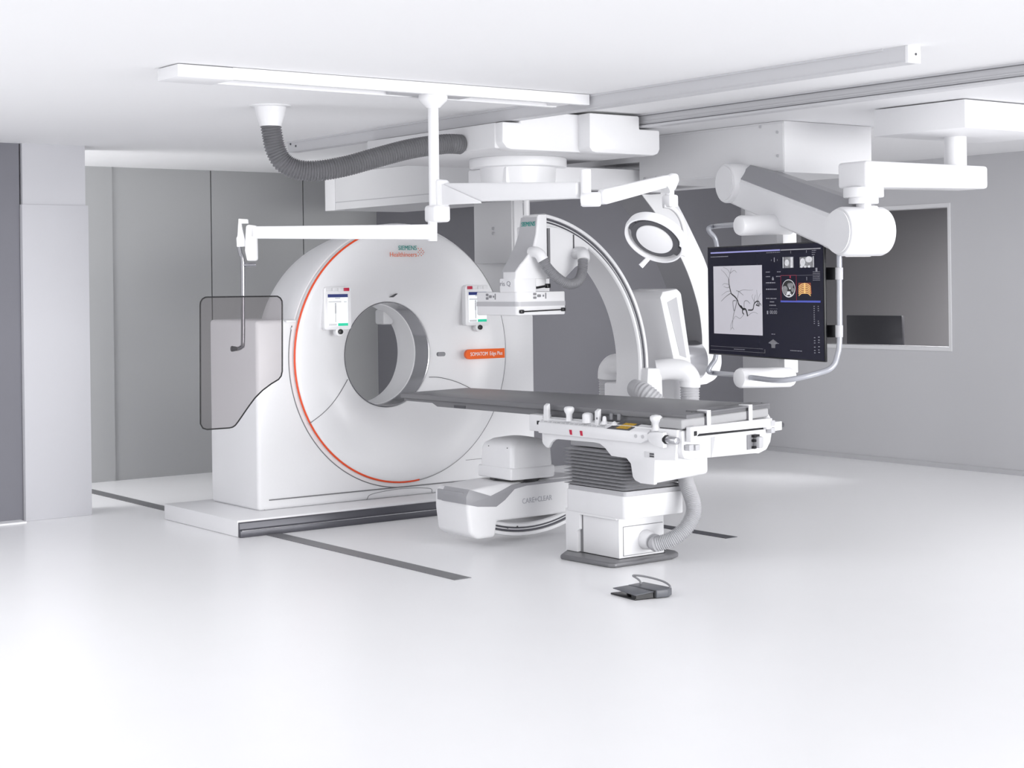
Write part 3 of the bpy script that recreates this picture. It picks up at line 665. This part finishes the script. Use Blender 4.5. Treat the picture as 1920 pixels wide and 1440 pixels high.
V1 = [([(.2, .702), (.203, .65), (.216, .59), (.224, .565), (.258, .535), (.279, .505), (.287, .476), (.303, .451), (.324, .43), (.353, .422), (.369, .363)], .006, .010),
 ([(.324, .43), (.324, .396), (.336, .378)], .009, .006), ([(.303, .451), (.313, .447), (.326, .428), (.340, .424)], .012, .010),
 ([(.374, .418), (.415, .423), (.428, .473), (.453, .499), (.473, .49), (.464, .461), (.444, .465)], .007, .005),
 ([(.453, .499), (.462, .48), (.45, .47), (.47, .455), (.482, .48), (.49, .46)], .004, .003)]
V2 = [([(.215, .569), (.172, .539), (.127, .495)], .004, .002), ([(.212, .633), (.186, .62), (.151, .634)], .003, .001),
 ([(.274, .514), (.265, .463), (.248, .407), (.238, .454), (.238, .497), (.262, .504)], .005, .004), ([(.248, .407), (.234, .326), (.229, .257)], .004, .002),
 ([(.337, .438), (.341, .493), (.367, .502), (.391, .477)], .004, .002), ([(.2, .702), (.213, .753), (.227, .804)], .003, .0015),
 ([(.279, .522), (.288, .582), (.267, .595)], .003, .002), ([(.288, .59), (.334, .552)], .003, .0015), ([(.428, .473), (.433, .523), (.441, .557)], .003, .0015),
 ([(.2, .702), (.17, .75), (.13, .79)], .002, .001), ([(.204, .65), (.16, .66), (.14, .645)], .002, .001), ([(.216, .59), (.18, .585), (.13, .55)], .002, .001),
 ([(.213, .753), (.19, .79), (.15, .812)], .002, .001), ([(.213, .753), (.25, .78), (.275, .76)], .002, .001), ([(.43, .49), (.41, .54), (.418, .56)], .002, .001),
 ([(.46, .50), (.475, .55), (.488, .57)], .002, .001), ([(.453, .499), (.455, .55), (.452, .6)], .002, .001), ([(.234, .326), (.216, .28), (.213, .24)], .002, .001),
 ([(.229, .257), (.245, .235)], .002, .001), ([(.229, .257), (.21, .23)], .002, .001), ([(.369, .363), (.40, .39), (.43, .40), (.46, .385)], .002, .001),
 ([(.336, .378), (.30, .34), (.26, .36), (.24, .33)], .002, .001), ([(.288, .582), (.33, .60), (.39, .598), (.42, .60)], .002, .001)]
b = M()
for p, a, c in V1: ribbon(b, p, a, c, n1)
obj('vessels', b, INK, sc)
b = M()
for p, a, c in V2: ribbon(b, p, a, c, n1)
obj('fine_vessels', b, INKG, sc)
def bar2(nm, m, *rects, n=n1):
    mb = M()
    for r in rects: slab(mb, *r, .0008, n)
    return obj(nm, mb, m, sc)
bar2('header_bar', SLAV, (.031, .942, .655, .955))
bar2('header_bar', LG, (.66, .943, .98, .952))
bar2('blue_bar', SBLUE, (.655, .492, .975, .508))
bar2('footer_lines', MG, (.02, .072, .50, .075), (.02, .038, .515, .041), (.515, .038, .518, .072))
bar2('red_frame', RED, (.658, .724, .787, .727), (.658, .508, .660, .727), (.785, .508, .787, .727), (.658, .505, .787, .508), (.733, .70, .741, .722))
b = M()
import random
rnd = random.Random(4)
def words(u, v, w_, h_, gap=.004):
    x = u
    while x < u+w_:
        k = rnd.uniform(.006, .016); slab(b, x, v+h_*.2, min(x+k, u+w_), v+h_*.8, .0008, n1); x += k+gap
words(.031, .905, .165, .012); words(.54, .925, .115, .008); words(.533, .752, .035, .012); words(.628, .752, .03, .012); words(.533, .712, .035, .012); words(.62, .712, .035, .012)
words(.533, .655, .08, .016); words(.533, .598, .09, .016); words(.533, .517, .03, .014); words(.57, .517, .05, .014); words(.565, .487, .035, .014); words(.56, .457, .055, .014); words(.56, .432, .07, .003)
words(.24, .052, .1, .010); words(.73, .070, .095, .010); words(.575, .205, .03, .010); words(.55, .125, .085, .010)
for i in range(6): words(.918, .748-i*.014, .055, .007, .003)
for i in range(4): words(.912, .945-i*.017, .04-.006*i, .008, .003)
for i in range(9): words(.921, .455-i*.018, .008, .010)
for i in range(3): words(.953, .455-i*.018, .008, .010); words(.953, .33-i*.018, .010, .012)
for v in (.19, .165, .145, .11, .082, .062): words(.921, v, .010, .011); words(.953, v+.006, .012, .011)
slab(b, .585, .685, .60, .705, .0008, n1); slab(b, .5895, .705, .5955, .716, .0008, n1)
slab(b, .603, .845, .609, .885, .0008, n1); slab(b, .58, .855, .583, .868, .0008, n1); slab(b, .63, .855, .633, .868, .0008, n1)
for u in (.742, .868): slab(b, u, .915, u+.003, .937, .0008, n1); slab(b, u, .68 if u > .8 else .915, u+.003, .71 if u > .8 else .937, .0008, n1)
slab(b, .94, .755, .953, .785, .0008, n1); slab(b, .538, .385, .549, .415, .0008, n1)
slab(b, .66, .7235, .975, .725, .0008, n1)
obj('screen_text', b, STXT, sc)
text('clock_digits', '00:00', STXT, sc, dp(.562, .388, .001), DU, UP, .022, .085, depth=.0012)
b = M(); b.prism([dp(.55, .135, .0008), dp(.588, .165, .0008), dp(.626, .135, .0008), dp(.605, .118, .0008), dp(.603, .088, .0008), dp(.573, .088, .0008), dp(.571, .118, .0008)], DN*.0008); obj('screen_diagram', b, MG, sc)
# CT pictures on the screen
def blob(mb, cu, cv, ru, rv, n=28, h=n1, wob=.0):
    mb.prism([dp(cu+ru*(1+wob*math.sin(3*a))*math.cos(a), cv+rv*(1+wob*math.cos(2*a))*math.sin(a), .0008) for a in [2*PI*k/n for k in range(n)]], DN*(h-.0008))
b = M(); slab(b, .69, .79, .765, .885, .0008, n1); slab(b, .815, .79, .92, .88, .0008, n1); obj('ct_slices', b, SCTG, sc)
b = M(); slab(b, .742, .792, .760, .883, .001, n2); slab(b, .678, .79, .684, .885, .001, n2); blob(b, .712, .835, .018, .028, h=n2); blob(b, .888, .858, .026, .026, h=n2); blob(b, .84, .835, .02, .035, h=n2)
for u in (.83, .86, .89): blob(b, u, .798, .010, .010, 12, n2)
slab(b, .923, .79, .927, .885, .001, n2); each('ct_bright', b, SCTL, sc)
b = M(); blob(b, .723, .612, .054, .078); obj('ct_ring', b, SCTL, sc)
b = M(); blob(b, .723, .614, .050, .070, h=n2-.0006); obj('ct_body', b, INK, sc)
b = M(); blob(b, .694, .598, .020, .040, h=n2, wob=.1); blob(b, .74, .635, .024, .03, h=n2, wob=.2); blob(b, .757, .60, .012, .02, h=n2); obj('ct_organs', b, SCTG, sc)
b = M(); blob(b, .724, .572, .013, .020, h=n2, wob=.25); blob(b, .71, .56, .006, .01, 12, n2); blob(b, .74, .558, .006, .01, 12, n2); blob(b, .735, .612, .006, .009, 12, n2); obj('ct_spine', b, SCTL, sc)
b = M(); b.prism([dp(*p, .0008) for p in ((.803, .66), (.90, .66), (.908, .565), (.798, .565))], DN*.0012); obj('rib_background', b, SRIB, sc)
b = M()
for i in range(6):
    v = .65-i*.0155
    ribbon(b, [(.851, v), (.83, v-.002), (.812, v-.016), (.805, v-.024)], .005, .004, n1-.0001); ribbon(b, [(.855, v), (.876, v-.002), (.893, v-.016), (.900, v-.024)], .005, .004, n1-.0001)
slab(b, .848, .567, .858, .658, .001, n2); obj('ribs', b, SBONE, sc)

# bracket and handles of the display
PD = DN*-.10
b = M(); b.box((-.03, -.03, 0), (.03, .03, 1)); b.bm.free()
def dbar(u, v0, v1, w_, d_, n0):
    mb = M(); mb.prism([dp(u-w_/2/DW, v0, n0), dp(u+w_/2/DW, v0, n0), dp(u+w_/2/DW, v1, n0), dp(u-w_/2/DW, v1, n0)], DN*-d_, .004); return mb
obj('post', dbar(.535, -.14, 1.23, .075, .10, -.10), W, t)
def hb(x0, x1, y, d0, d1, r): return M().cyl(at(x0, y, d0), at(x1, y-2, d1), r, n=40, bev=.02)
dp_post = dp(.645, .5, -.12).dot(FV)
b = hb(1384, 1484, 423, dp_post-.16, dp_post+.05, .062); obj('upper_crossbar', b, W, t)
b = hb(1384, 1484, 709, dp_post-.16, dp_post+.05, .062); obj('lower_crossbar', b, W, t)
b = M(); b.prism([at(1408, 411, dp_post-.16), at(1448, 412, dp_post-.06), at(1456, 419, dp_post-.06), at(1408, 419, dp_post-.16)], -FV*.01); obj('crossbar_slot', b, BASEG, t)
d0 = dp(0, .5).dot(FV); dR = dp(1, .5).dot(FV)
HL = mat('handle_grey_enamel', (.42, .43, .47, 1), .3, .3)
b = M(); b.tube(spline([at(1384, 421, dp_post-.12), at(1345, 424, d0), at(1330, 427, d0+.02), at(1330, 434, d0+.03), at(1340, 446, d0+.06), at(1344, 462, d0+.06), at(1345, 480, d0+.06)], 5), .016, 14); obj('handle', b, HL, t)
b = M(); b.tube(spline([at(1384, 703, dp_post-.12), at(1345, 700, d0), at(1329, 697, d0+.02), at(1332, 687, d0+.03), at(1340, 675, d0+.06), at(1343, 660, d0+.06), at(1344, 640, d0+.06)], 5), .016, 14); obj('handle', b, HL, t)
b = M(); b.tube(spline([at(1408, 708, dp_post-.2), at(1470, 713, dR-.05), at(1540, 698, dR-.08), at(1562, 686, dR-.08), at(1570, 666, dR-.06), at(1574, 640, dR-.05), at(1574, 560, dR-.05), at(1573.5, 480, dR-.05), at(1573, 440, dR-.05)], 6), .0165, 16); obj('grip_tube', b, HL, t)
for y in (513, 621):
    b = M(); b.prism([at(1546, y-12, dR+.06), at(1566, y-12, dR-.03), at(1566, y+12, dR-.03), at(1546, y+12, dR+.06)], FV*.03, .003); br = obj('grip_bracket', b, BK, t)
    b = M(); b.cyl(at(1573.5, y-11.5, dR-.05), at(1573.5, y+11.5, dR-.05), .022, n=24, bev=.003); obj('grip_sleeve', b, LG, br)

# screen seen through the control room window
t = thing('monitor', 'plain black back of a monitor behind the control room window', 'monitor', (-10.95, 12.45, 1.06))
q = [at(1587, 592, 16.9), at(1691, 593, 16.25)]
x0, x1 = -11.085, -10.389
b = M(); b.box((x0, 12.42, 1.07), (x1, 12.46, 1.37), .006); obj('housing', b, BK, t)
b = M(); b.box((x0+.32, 12.46, .76), (x0+.48, 12.50, 1.2), .004); b.box((x0+.2, 12.40, .75), (x0+.6, 12.60, .77), .004); obj('stand', b, DG, t)
t = tag(obj('control_desk', M().box((-11.9, 12.28, .70), (-9.3, 13.0, .75), .004), MG), 'grey desk top behind the control room window under the monitor', 'desk')

# ------------------------------------------------------------------ patient table
TA, TB, TD, TC = Vector((-9.93, 6.417, 0)), Vector((-10.06, 7.09, 0)), Vector((-7.04, 6.506, 0)), Vector((-7.306, 7.464, 0))
TL = (TD-TA).length
def T(p):
    """table frame: u metres from the scanner end, v 0 near side .. 1 far side, z height"""
    u, v, z = p; k = u/TL
    n = TA.lerp(TD, k); f = TB.lerp(TC, k); q = n.lerp(f, v); return Vector((q.x, q.y, z))
t = thing('patient_table', 'dark grey patient table on a white pedestal with grey bellows', 'patient table', (-7.88, 6.72, 0))
b = M(T); b.box((0, 0, .915), (TL+.01, 1, .95), .006)
obj('tabletop', b, TABLE, t)
b = M(T); b.prism([(.02, .03, .918), (.02, .03, .895), (.36, .03, .895), (.42, .03, .872), (TL-.2, .03, .872), (TL-.2, .03, .918)], (0, .94, 0), .004); obj('tabletop_core', b, TABLE, t)
b = M(T); b.box((.62, .026, .874), (.75, .04, .893)); obj('core_slot', b, DG, t)
b = M(T); b.box((TL-.24, -.07, .872), (TL+.025, .955, .928), .012, 3); obj('end_pad', b, TABLES, t)
b = M(T); b.box((TL-.13, .18, .948), (TL+.03, .962, .958), .002); obj('end_plate', b, TABLE, t)
b = M(T)
for v in (.10, .15, .30, .80, .935): b.cyl((TL-.02, v, .9575), (TL-.02, v, .960), .006, n=10)
each('plate_screw', b, BK, t)
for v in (.22, .715):
    b = M(T); b.box((TL+.026, v-.022, .86), (TL+.034, v+.022, .955), .002); b.box((TL-.05, v-.022, .956), (TL+.034, v+.022, .964), .002); st = obj('strap', b, W, t)
    b = M(T); b.box((TL+.0255, v-.04, .875), (TL+.028, v-.023, .926)); obj('strap_gap', b, DG, st)
# housing under the top
b = M(T); b.box((1.66, -.055, .755), (TL-.01, .98, .868), .008); obj('carriage_housing', b, W, t)
prof = [(1.648, .868), (1.648, .722), (1.655, .705), (1.685, .685), (1.71, .681), (1.735, .715), (1.765, .735), (1.80, .743), (2.15, .746), (2.20, .742), (2.245, .722), (2.305, .675), (2.44, .672), (2.478, .642), (2.494, .565), (2.515, .545), (2.56, .533), (2.68, .533), (2.69, .68), (2.86, .692), (2.88, .868)]
b = M(T); b.prism([(u, -.075, z) for u, z in prof], (0, .035, 0), .006); obj('side_skirt', b, W, t)
b = M(T); b.prism([(u, -.07, z) for u, z in [(2.50, .76), (2.50, .57), (2.56, .538), (2.69, .538), (2.69, .76)]], (0, .62, 0), .03, 4); obj('lower_housing', b, W, t)
b = M(T); b.box((1.52, -.075, .78), (1.66, .10, .885), .006); obj('rail_block', b, W, t)
b = M(T); b.box((1.60, -.078, .824), (1.628, -.07, .848), .002); obj('rail_socket', b, BK, t)
ends = [(-.055, .862), (-.055, .735), (-.03, .70), (.02, .690), (.86, .655), (.94, .668), (.99, .71), (1.012, .77), (1.012, .862)]
b = M(T); b.prism([(2.70, v, z) for v, z in ends], (TL+.015-2.70, 0, 0), .010, 3); obj('end_housing', b, W, t)
b = M(T); b.prism([(TL+.014, .262, .80), (TL+.014, .262, .682), (TL+.014, .285, .72), (TL+.014, .31, .80)], (.004, 0, 0)); obj('housing_joint', b, LG, t)
b = M(T); b.prism([(TL+.01, v, z) for v, z in [(.0, .882), (.0, .80), (.055, .80), (.055, .825), (.075, .838), (.88, .815), (.885, .80), (.95, .80), (.95, .866)]], (.045, 0, 0), .003); obj('end_rail', b, W, t)
b = M(T); b.prism([(TL+.012, v, z) for v, z in [(.075, .837), (.90, .814), (.90, .799), (.075, .820)]], (.012, 0, 0)); obj('rail_gap', b, BK, t)
b = M(T)
b.box((TL+.05, .0, .83), (TL+.062, .045, .857), .002); obj('rail_clamp_recess', b, BK, t)
b = M(T); b.box((TL+.03, -.035, .80), (TL+.07, -.0, .885), .004); b.box((TL+.03, -.005, .862), (TL+.07, .055, .885), .004); obj('rail_clamp', b, W, t)
for v, z in ((-.01, .765), (.06, .76), (.96, .835), (.96, .79)):
    b = M(T); b.box((TL+.02, v-.03, z-.017), (TL+.06, v+.02, z+.017), .004); obj('clamp_screw', b, LG, t)
b = M(T); b.prism([(TL+.014, v, z) for v, z in [(.68, .785), (.87, .778), (.88, .74), (.855, .66), (.83, .655), (.69, .675)]], (.003, 0, 0)); g = obj('socket_recess', b, WS, t)
b = M(T); b.box((TL+.018, .685, .69), (TL+.024, .79, .78), .002); g = obj('side_socket', b, MG, t)
b = M(T); b.box((TL+.02, .755, .695), (TL+.075, .81, .765), .01); obj('socket_cap', b, LG, g)
b = M(T)
for z in (.77, .742, .70): b.box((TL+.02, .735, z-.008), (TL+.05, .76 if z < .76 else .80, z+.008), .003)
each('socket_latch', b, BK, g)
b = M(T); b.box((TL-.06, 1.02, .775), (TL+.01, 1.15, .83), .004); g = obj('cable_plug', b, W, t)
b = M(T); b.cyl((TL-.03, 1.14, .80), (TL-.03, 1.22, .80), .017, n=16, bev=.003); obj('plug_tip', b, DG, g)
b = M(T); b.tube(spline([(TL+.02, .94, .868), (TL+.0, .98, .88), (TL-.02, 1.02, .87), (TL-.02, 1.045, .84), (TL-.02, 1.045, .80)], 6), .007, 10); obj('plug_cable', b, W, g)
def TC_(p):
    q = T(p); q.z += (p[1]+.07)*.45 if p[2] > .83 else 0
    return q
b = M(TC_); b.prism([(u, -.115, z) for u, z in [(1.645, .862), (1.645, .775), (2.60, .775), (2.66, .80), (2.66, .862)]], (0, .085, 0), .006); con = obj('control_console', b, W, t)
b = M(TC_); b.box((1.66, -.112, .861), (2.30, -.04, .8635)); obj('key_field', b, OFF, con)
for i in range(14):
    b = M(TC_); b.box((1.70+i*.042, -.108, .863), (1.725+i*.042, -.098, .867), .001); obj('key', b, LG, con)
def onconsole(u, v=-.07): return TC_((u, v, .862))
Z3 = Vector((0, 0, 1))
def stickprof(name, u, prof, v=-.07, m=W, n=24):
    p = onconsole(u, v); b = M(); b.tube_prof(p, p+Z3*.2, prof, n); return obj(name, b, m, con)
b = M(TC_); b.prism([(1.672, -.09, .86), (1.725, -.09, .86), (1.714, -.085, .955), (1.676, -.085, .955)], (0, .035, 0), .006); obj('lever', b, W, con)
kp = [(0, .024), (.03, .019), (.045, .021), (.06, .030), (.072, .033), (.082, .032), (.09, .024), (.093, .008)]
stickprof('joystick', 1.915, kp); stickprof('joystick', 2.70, [(h-.01, r*1.12) for h, r in kp])
stickprof('dome_knob', 2.09, [(0, .034), (.045, .034), (.056, .030), (.062, .02), (.064, .005)])
b = M(TC_); b.box((2.17, -.09, .86), (2.205, -.055, .948), .005); g = obj('handset', b, W, con)
b = M(TC_); b.box((2.185, -.092, .90), (2.20, -.088, .912), .001); obj('handset_key', b, MG, con)
stickprof('cone_knob', 2.245, [(0, .028), (.012, .022), (.02, .014), (.045, .011), (.05, .006)]); stickprof('cone_knob', 2.335, [(0, .024), (.01, .018), (.022, .008), (.024, .004)])
for u in (2.26, 2.33): stickprof('grey_knob', u, [(0, .012), (.035, .012), (.038, .008)], v=-.01, m=MG, n=16)
b = M(TC_); b.prism([(2.30, -.113, .8625), (2.50, -.113, .8625), (2.545, -.035, .8625), (2.37, -.035, .8625)], (0, 0, .003)); g = obj('label_plate', b, DG, con)
b = M(TC_); b.prism([(2.375, -.105, .8655), (2.475, -.105, .8655), (2.515, -.042, .8655), (2.415, -.042, .8655)], (0, 0, .0015)); obj('yellow_label', b, YEL, con, label='yellow and black warning label')
for u, m in ((1.965, RED), (2.065, RED)):
    b = M(T); b.prism([(u-.014, -.119, .815), (u+.010, -.119, .815), (u+.014, -.119, .785), (u-.006, -.119, .785)], (0, .01, 0), .002); obj('red_key', b, m, con)
for u in (2.56, 2.62):
    p = T((u, -.113, .815)); q = T((u, -.118, .815)); b = M(); b.cyl(p, q, .011, n=16); obj('round_key', b, LG, con)
b = M(T); b.prism([(2.655, -.125, .828), (2.69, -.125, .848), (2.80, -.125, .852), (2.80, -.125, .76), (2.73, -.125, .765), (2.68, -.125, .785)], (0, .05, 0), .008); g = obj('rail_grip', b, W, t)
b = M(); b.cyl(T((2.80, -.10, .81)), T((2.90, -.10, .808)), .022, n=20, bev=.004); obj('grip_bolt', b, STEEL, g)
b = M(); b.cyl(T((2.798, -.10, .81)), T((2.812, -.10, .81)), .026, n=20); obj('bolt_collar', b, BK, g)
b = M(T); b.box((2.60, -.078, .69), (2.69, -.072, .725), .003); g = obj('socket_panel', b, OFF, t)
b = M(T); b.box((2.648, -.081, .695), (2.685, -.077, .705), .001); b.box((2.648, -.081, .709), (2.685, -.077, .719), .001); each('socket_slot', b, DG, g)
# pedestal
b = M(); b.prismXY([(-8.06, 6.375), (-7.62, 6.40), (-7.585, 6.425), (-7.592, 6.90), (-7.64, 6.99), (-7.70, 7.02), (-8.20, 7.02), (-8.20, 6.55)], 0, .032, .014, 3); obj('base_plate', b, BASEG, t)
b = M(); b.box((-8.165, 6.522, .03), (-7.665, 6.90, .034)); obj('base_gap', b, BK, t)
b = M(); b.box((-8.16, 6.526, .034), (-7.668, 6.895, .30), .006); obj('column', b, W, t)
b = M(); b.prismXZ([(-8.16, .034), (-8.045, .034), (-8.045, .165), (-8.02, .18), (-8.02, .272), (-7.668, .272), (-7.668, .30), (-8.16, .30)], 6.503, 6.53, .003); obj('column_frame', b, W, t)
b = M(); b.box((-8.035, 6.5235, .035), (-8.012, 6.527, .27)); obj('column_joint', b, SEAM, t)
b = M(); b.box((-7.67, 6.56, .05), (-7.662, 6.88, .225), .003); cp = obj('cover_plate', b, W, t)
b = M(); b.box((-7.6695, 6.557, .047), (-7.667, 6.883, .228)); obj('plate_joint', b, SEAM, t)
b = M(); b.prismXY(rrect(-8.155, 6.498, -7.572, 6.985, .035, 4), .285, .425, .006); obj('pedestal_block', b, W, t)
b = M(); b.prismXY(rrect(-8.148, 6.505, -7.58, 6.98, .03, 4), .42, .452); obj('bellows_base', b, LG, t)
b = M(); rings = []; N = 11; z0, z1 = .452, .69
for i in range(N*2+1):
    z = z0+(z1-z0)*i/(N*2); o_ = .014 if i % 2 else -.03
    rings.append([(x, y, z) for x, y in rrect(-8.155-o_+.0, 6.50-o_, -7.585+o_, 6.98+o_, .03, 4)])
b.loft(rings); obj('bellows', b, BEL, t, ang=20)
b = M(); b.box((-8.13, 6.53, .70), (-7.62, 6.95, .76)); obj('bellows_top', b, LG, t)
b = M(); b.cyl((-7.668, 6.735, .135), (-7.60, 6.735, .13), .062, .055, n=36, bev=.01); obj('hose_socket', b, W, t)
hp = [(-7.62, 6.735, .13), (-7.56, 6.735, .127), at(1232, 1020, 10.05), at(1262, 1009, 10.03), at(1285, 991, 10.04), at(1299, 966, 10.07), at(1300, 944, 10.1), at(1292, 920, 10.15), at(1285, 897, 10.22), at(1284, 872, 10.28), at(1284, 850, 10.3)]
obj('hose', hose(M(), hp, .048, .0105, .15), HOSEL, t)

# ------------------------------------------------------------------ foot switch on the floor
t = thing('foot_switch', 'small dark grey foot pedal with a wire handle on the white floor before the table', 'foot pedal', (-6.80, 5.98, 0))
b = M(); b.prismXY([(-6.746, 5.85), (-6.972, 5.867), (-6.95, 6.03), (-6.72, 6.03)], 0, .010, .003); obj('sole', b, BK, t)
b = M(); b.prismXY([(-6.708, 5.972), (-6.693, 6.045), (-6.721, 6.096), (-6.95, 6.09), (-6.935, 5.96)], 0.004, .047, .006, 3); obj('body', b, FOOT, t)
b = M(); b.prismXY([(-6.715, 5.962), (-6.715, 5.985), (-6.935, 5.972), (-6.935, 5.95)], .006, .044); obj('body_front', b, BK, t)
b = M(); b.prism([(-6.742, 5.846, .026), (-6.718, 5.965, .036), (-6.928, 5.956, .042), (-6.962, 5.875, .032)], (0, 0, .005), .002); obj('pedal', b, FOOT, t)
b = M(); b.prism([(-6.744, 5.856, .006), (-6.722, 5.96, .006), (-6.722, 5.96, .034), (-6.744, 5.856, .026)], (-.04, 0, 0)); obj('pedal_side', b, BK, t)
b = M(); b.tube(spline([(-6.91, 6.035, .045), (-6.913, 6.033, .06), (-6.922, 6.022, .075), (-6.938, 6.003, .091), (-6.925, 6.012, .094), (-6.89, 6.035, .092), (-6.83, 6.065, .083), (-6.765, 6.08, .072), (-6.72, 6.078, .058), (-6.705, 6.068, .046)], 6), .0055, 10); obj('wire_handle', b, MG, t)

# ------------------------------------------------------------------ light
def area(name, loc, target, sx, sy, power, col=(1, 1, 1)):
    l = bpy.data.lights.new(name, 'AREA'); l.shape = 'RECTANGLE'; l.size = sx; l.size_y = sy; l.energy = power; l.color = col
    o = bpy.data.objects.new(name, l); COL.objects.link(o); o.location = loc
    o.rotation_euler = (Vector(target)-Vector(loc)).to_track_quat('-Z', 'Y').to_euler(); return o
area('key_softbox', (10.0, 8.0, 1.7), (-9, 7.5, 1.3), 14, 5, 2350)
area('left_ceiling_fill', (-9.3, 1.6, CZ-.01), (-9.3, 1.9, 0), 5.0, 1.4, 108)  # unseen fill added for the left floor and the scanner's side
area('behind_pillar_fill', (-13.1, 2.6, 1.3), (-13.0, 7.0, 2.2), 1.4, 2.2, 80)  # hidden light added behind the left wall to brighten the back ceiling
area('rear_ceiling_fill', (-10.1, 10.2, CZ-.01), (-10.1, 10.2, 0), 2.4, 1.6, 9)  # unseen fill added behind the housing for the rear walls and deep floor
area('right_ceiling_fill', (-5.0, 9.6, CZ-.01), (-5.0, 9.6, 0), 2.6, 2.0, 34)  # unseen fill added out of view to lift the right-hand floor
area('control_room_lamp', (-9, 13.6, 2.6), (-9, 13.6, 0), 1.5, .6, 420)
wd = bpy.data.worlds.new('studio'); scene.world = wd; wd.use_nodes = True
bg = wd.node_tree.nodes['Background']; bg.inputs['Color'].default_value = (.97, .975, 1, 1); bg.inputs['Strength'].default_value = 1.05

# ------------------------------------------------------------------ camera
cam = bpy.data.cameras.new('camera'); co = bpy.data.objects.new('camera', cam); COL.objects.link(co)
cam.sensor_fit = 'HORIZONTAL'; cam.sensor_width = 36; cam.lens = FOC/1920*36
cam.shift_x = 0; cam.shift_y = -(720-PPY)/1920
cam.clip_start = .1; cam.clip_end = 100
R3 = RV*cR-UP*sR; U3 = RV*sR+UP*cR
co.matrix_world = Matrix(((R3.x, U3.x, -FV.x, 0), (R3.y, U3.y, -FV.y, 0), (R3.z, U3.z, -FV.z, EYE), (0, 0, 0, 1)))
scene.camera = co
vs = scene.view_settings; vs.view_transform = 'Standard'; vs.look = 'None'; vs.gamma = 1; vs.use_curve_mapping = False; vs.exposure = .21
scene.cycles.max_bounces = 10; scene.cycles.diffuse_bounces = 6; scene.cycles.transparent_max_bounces = 12
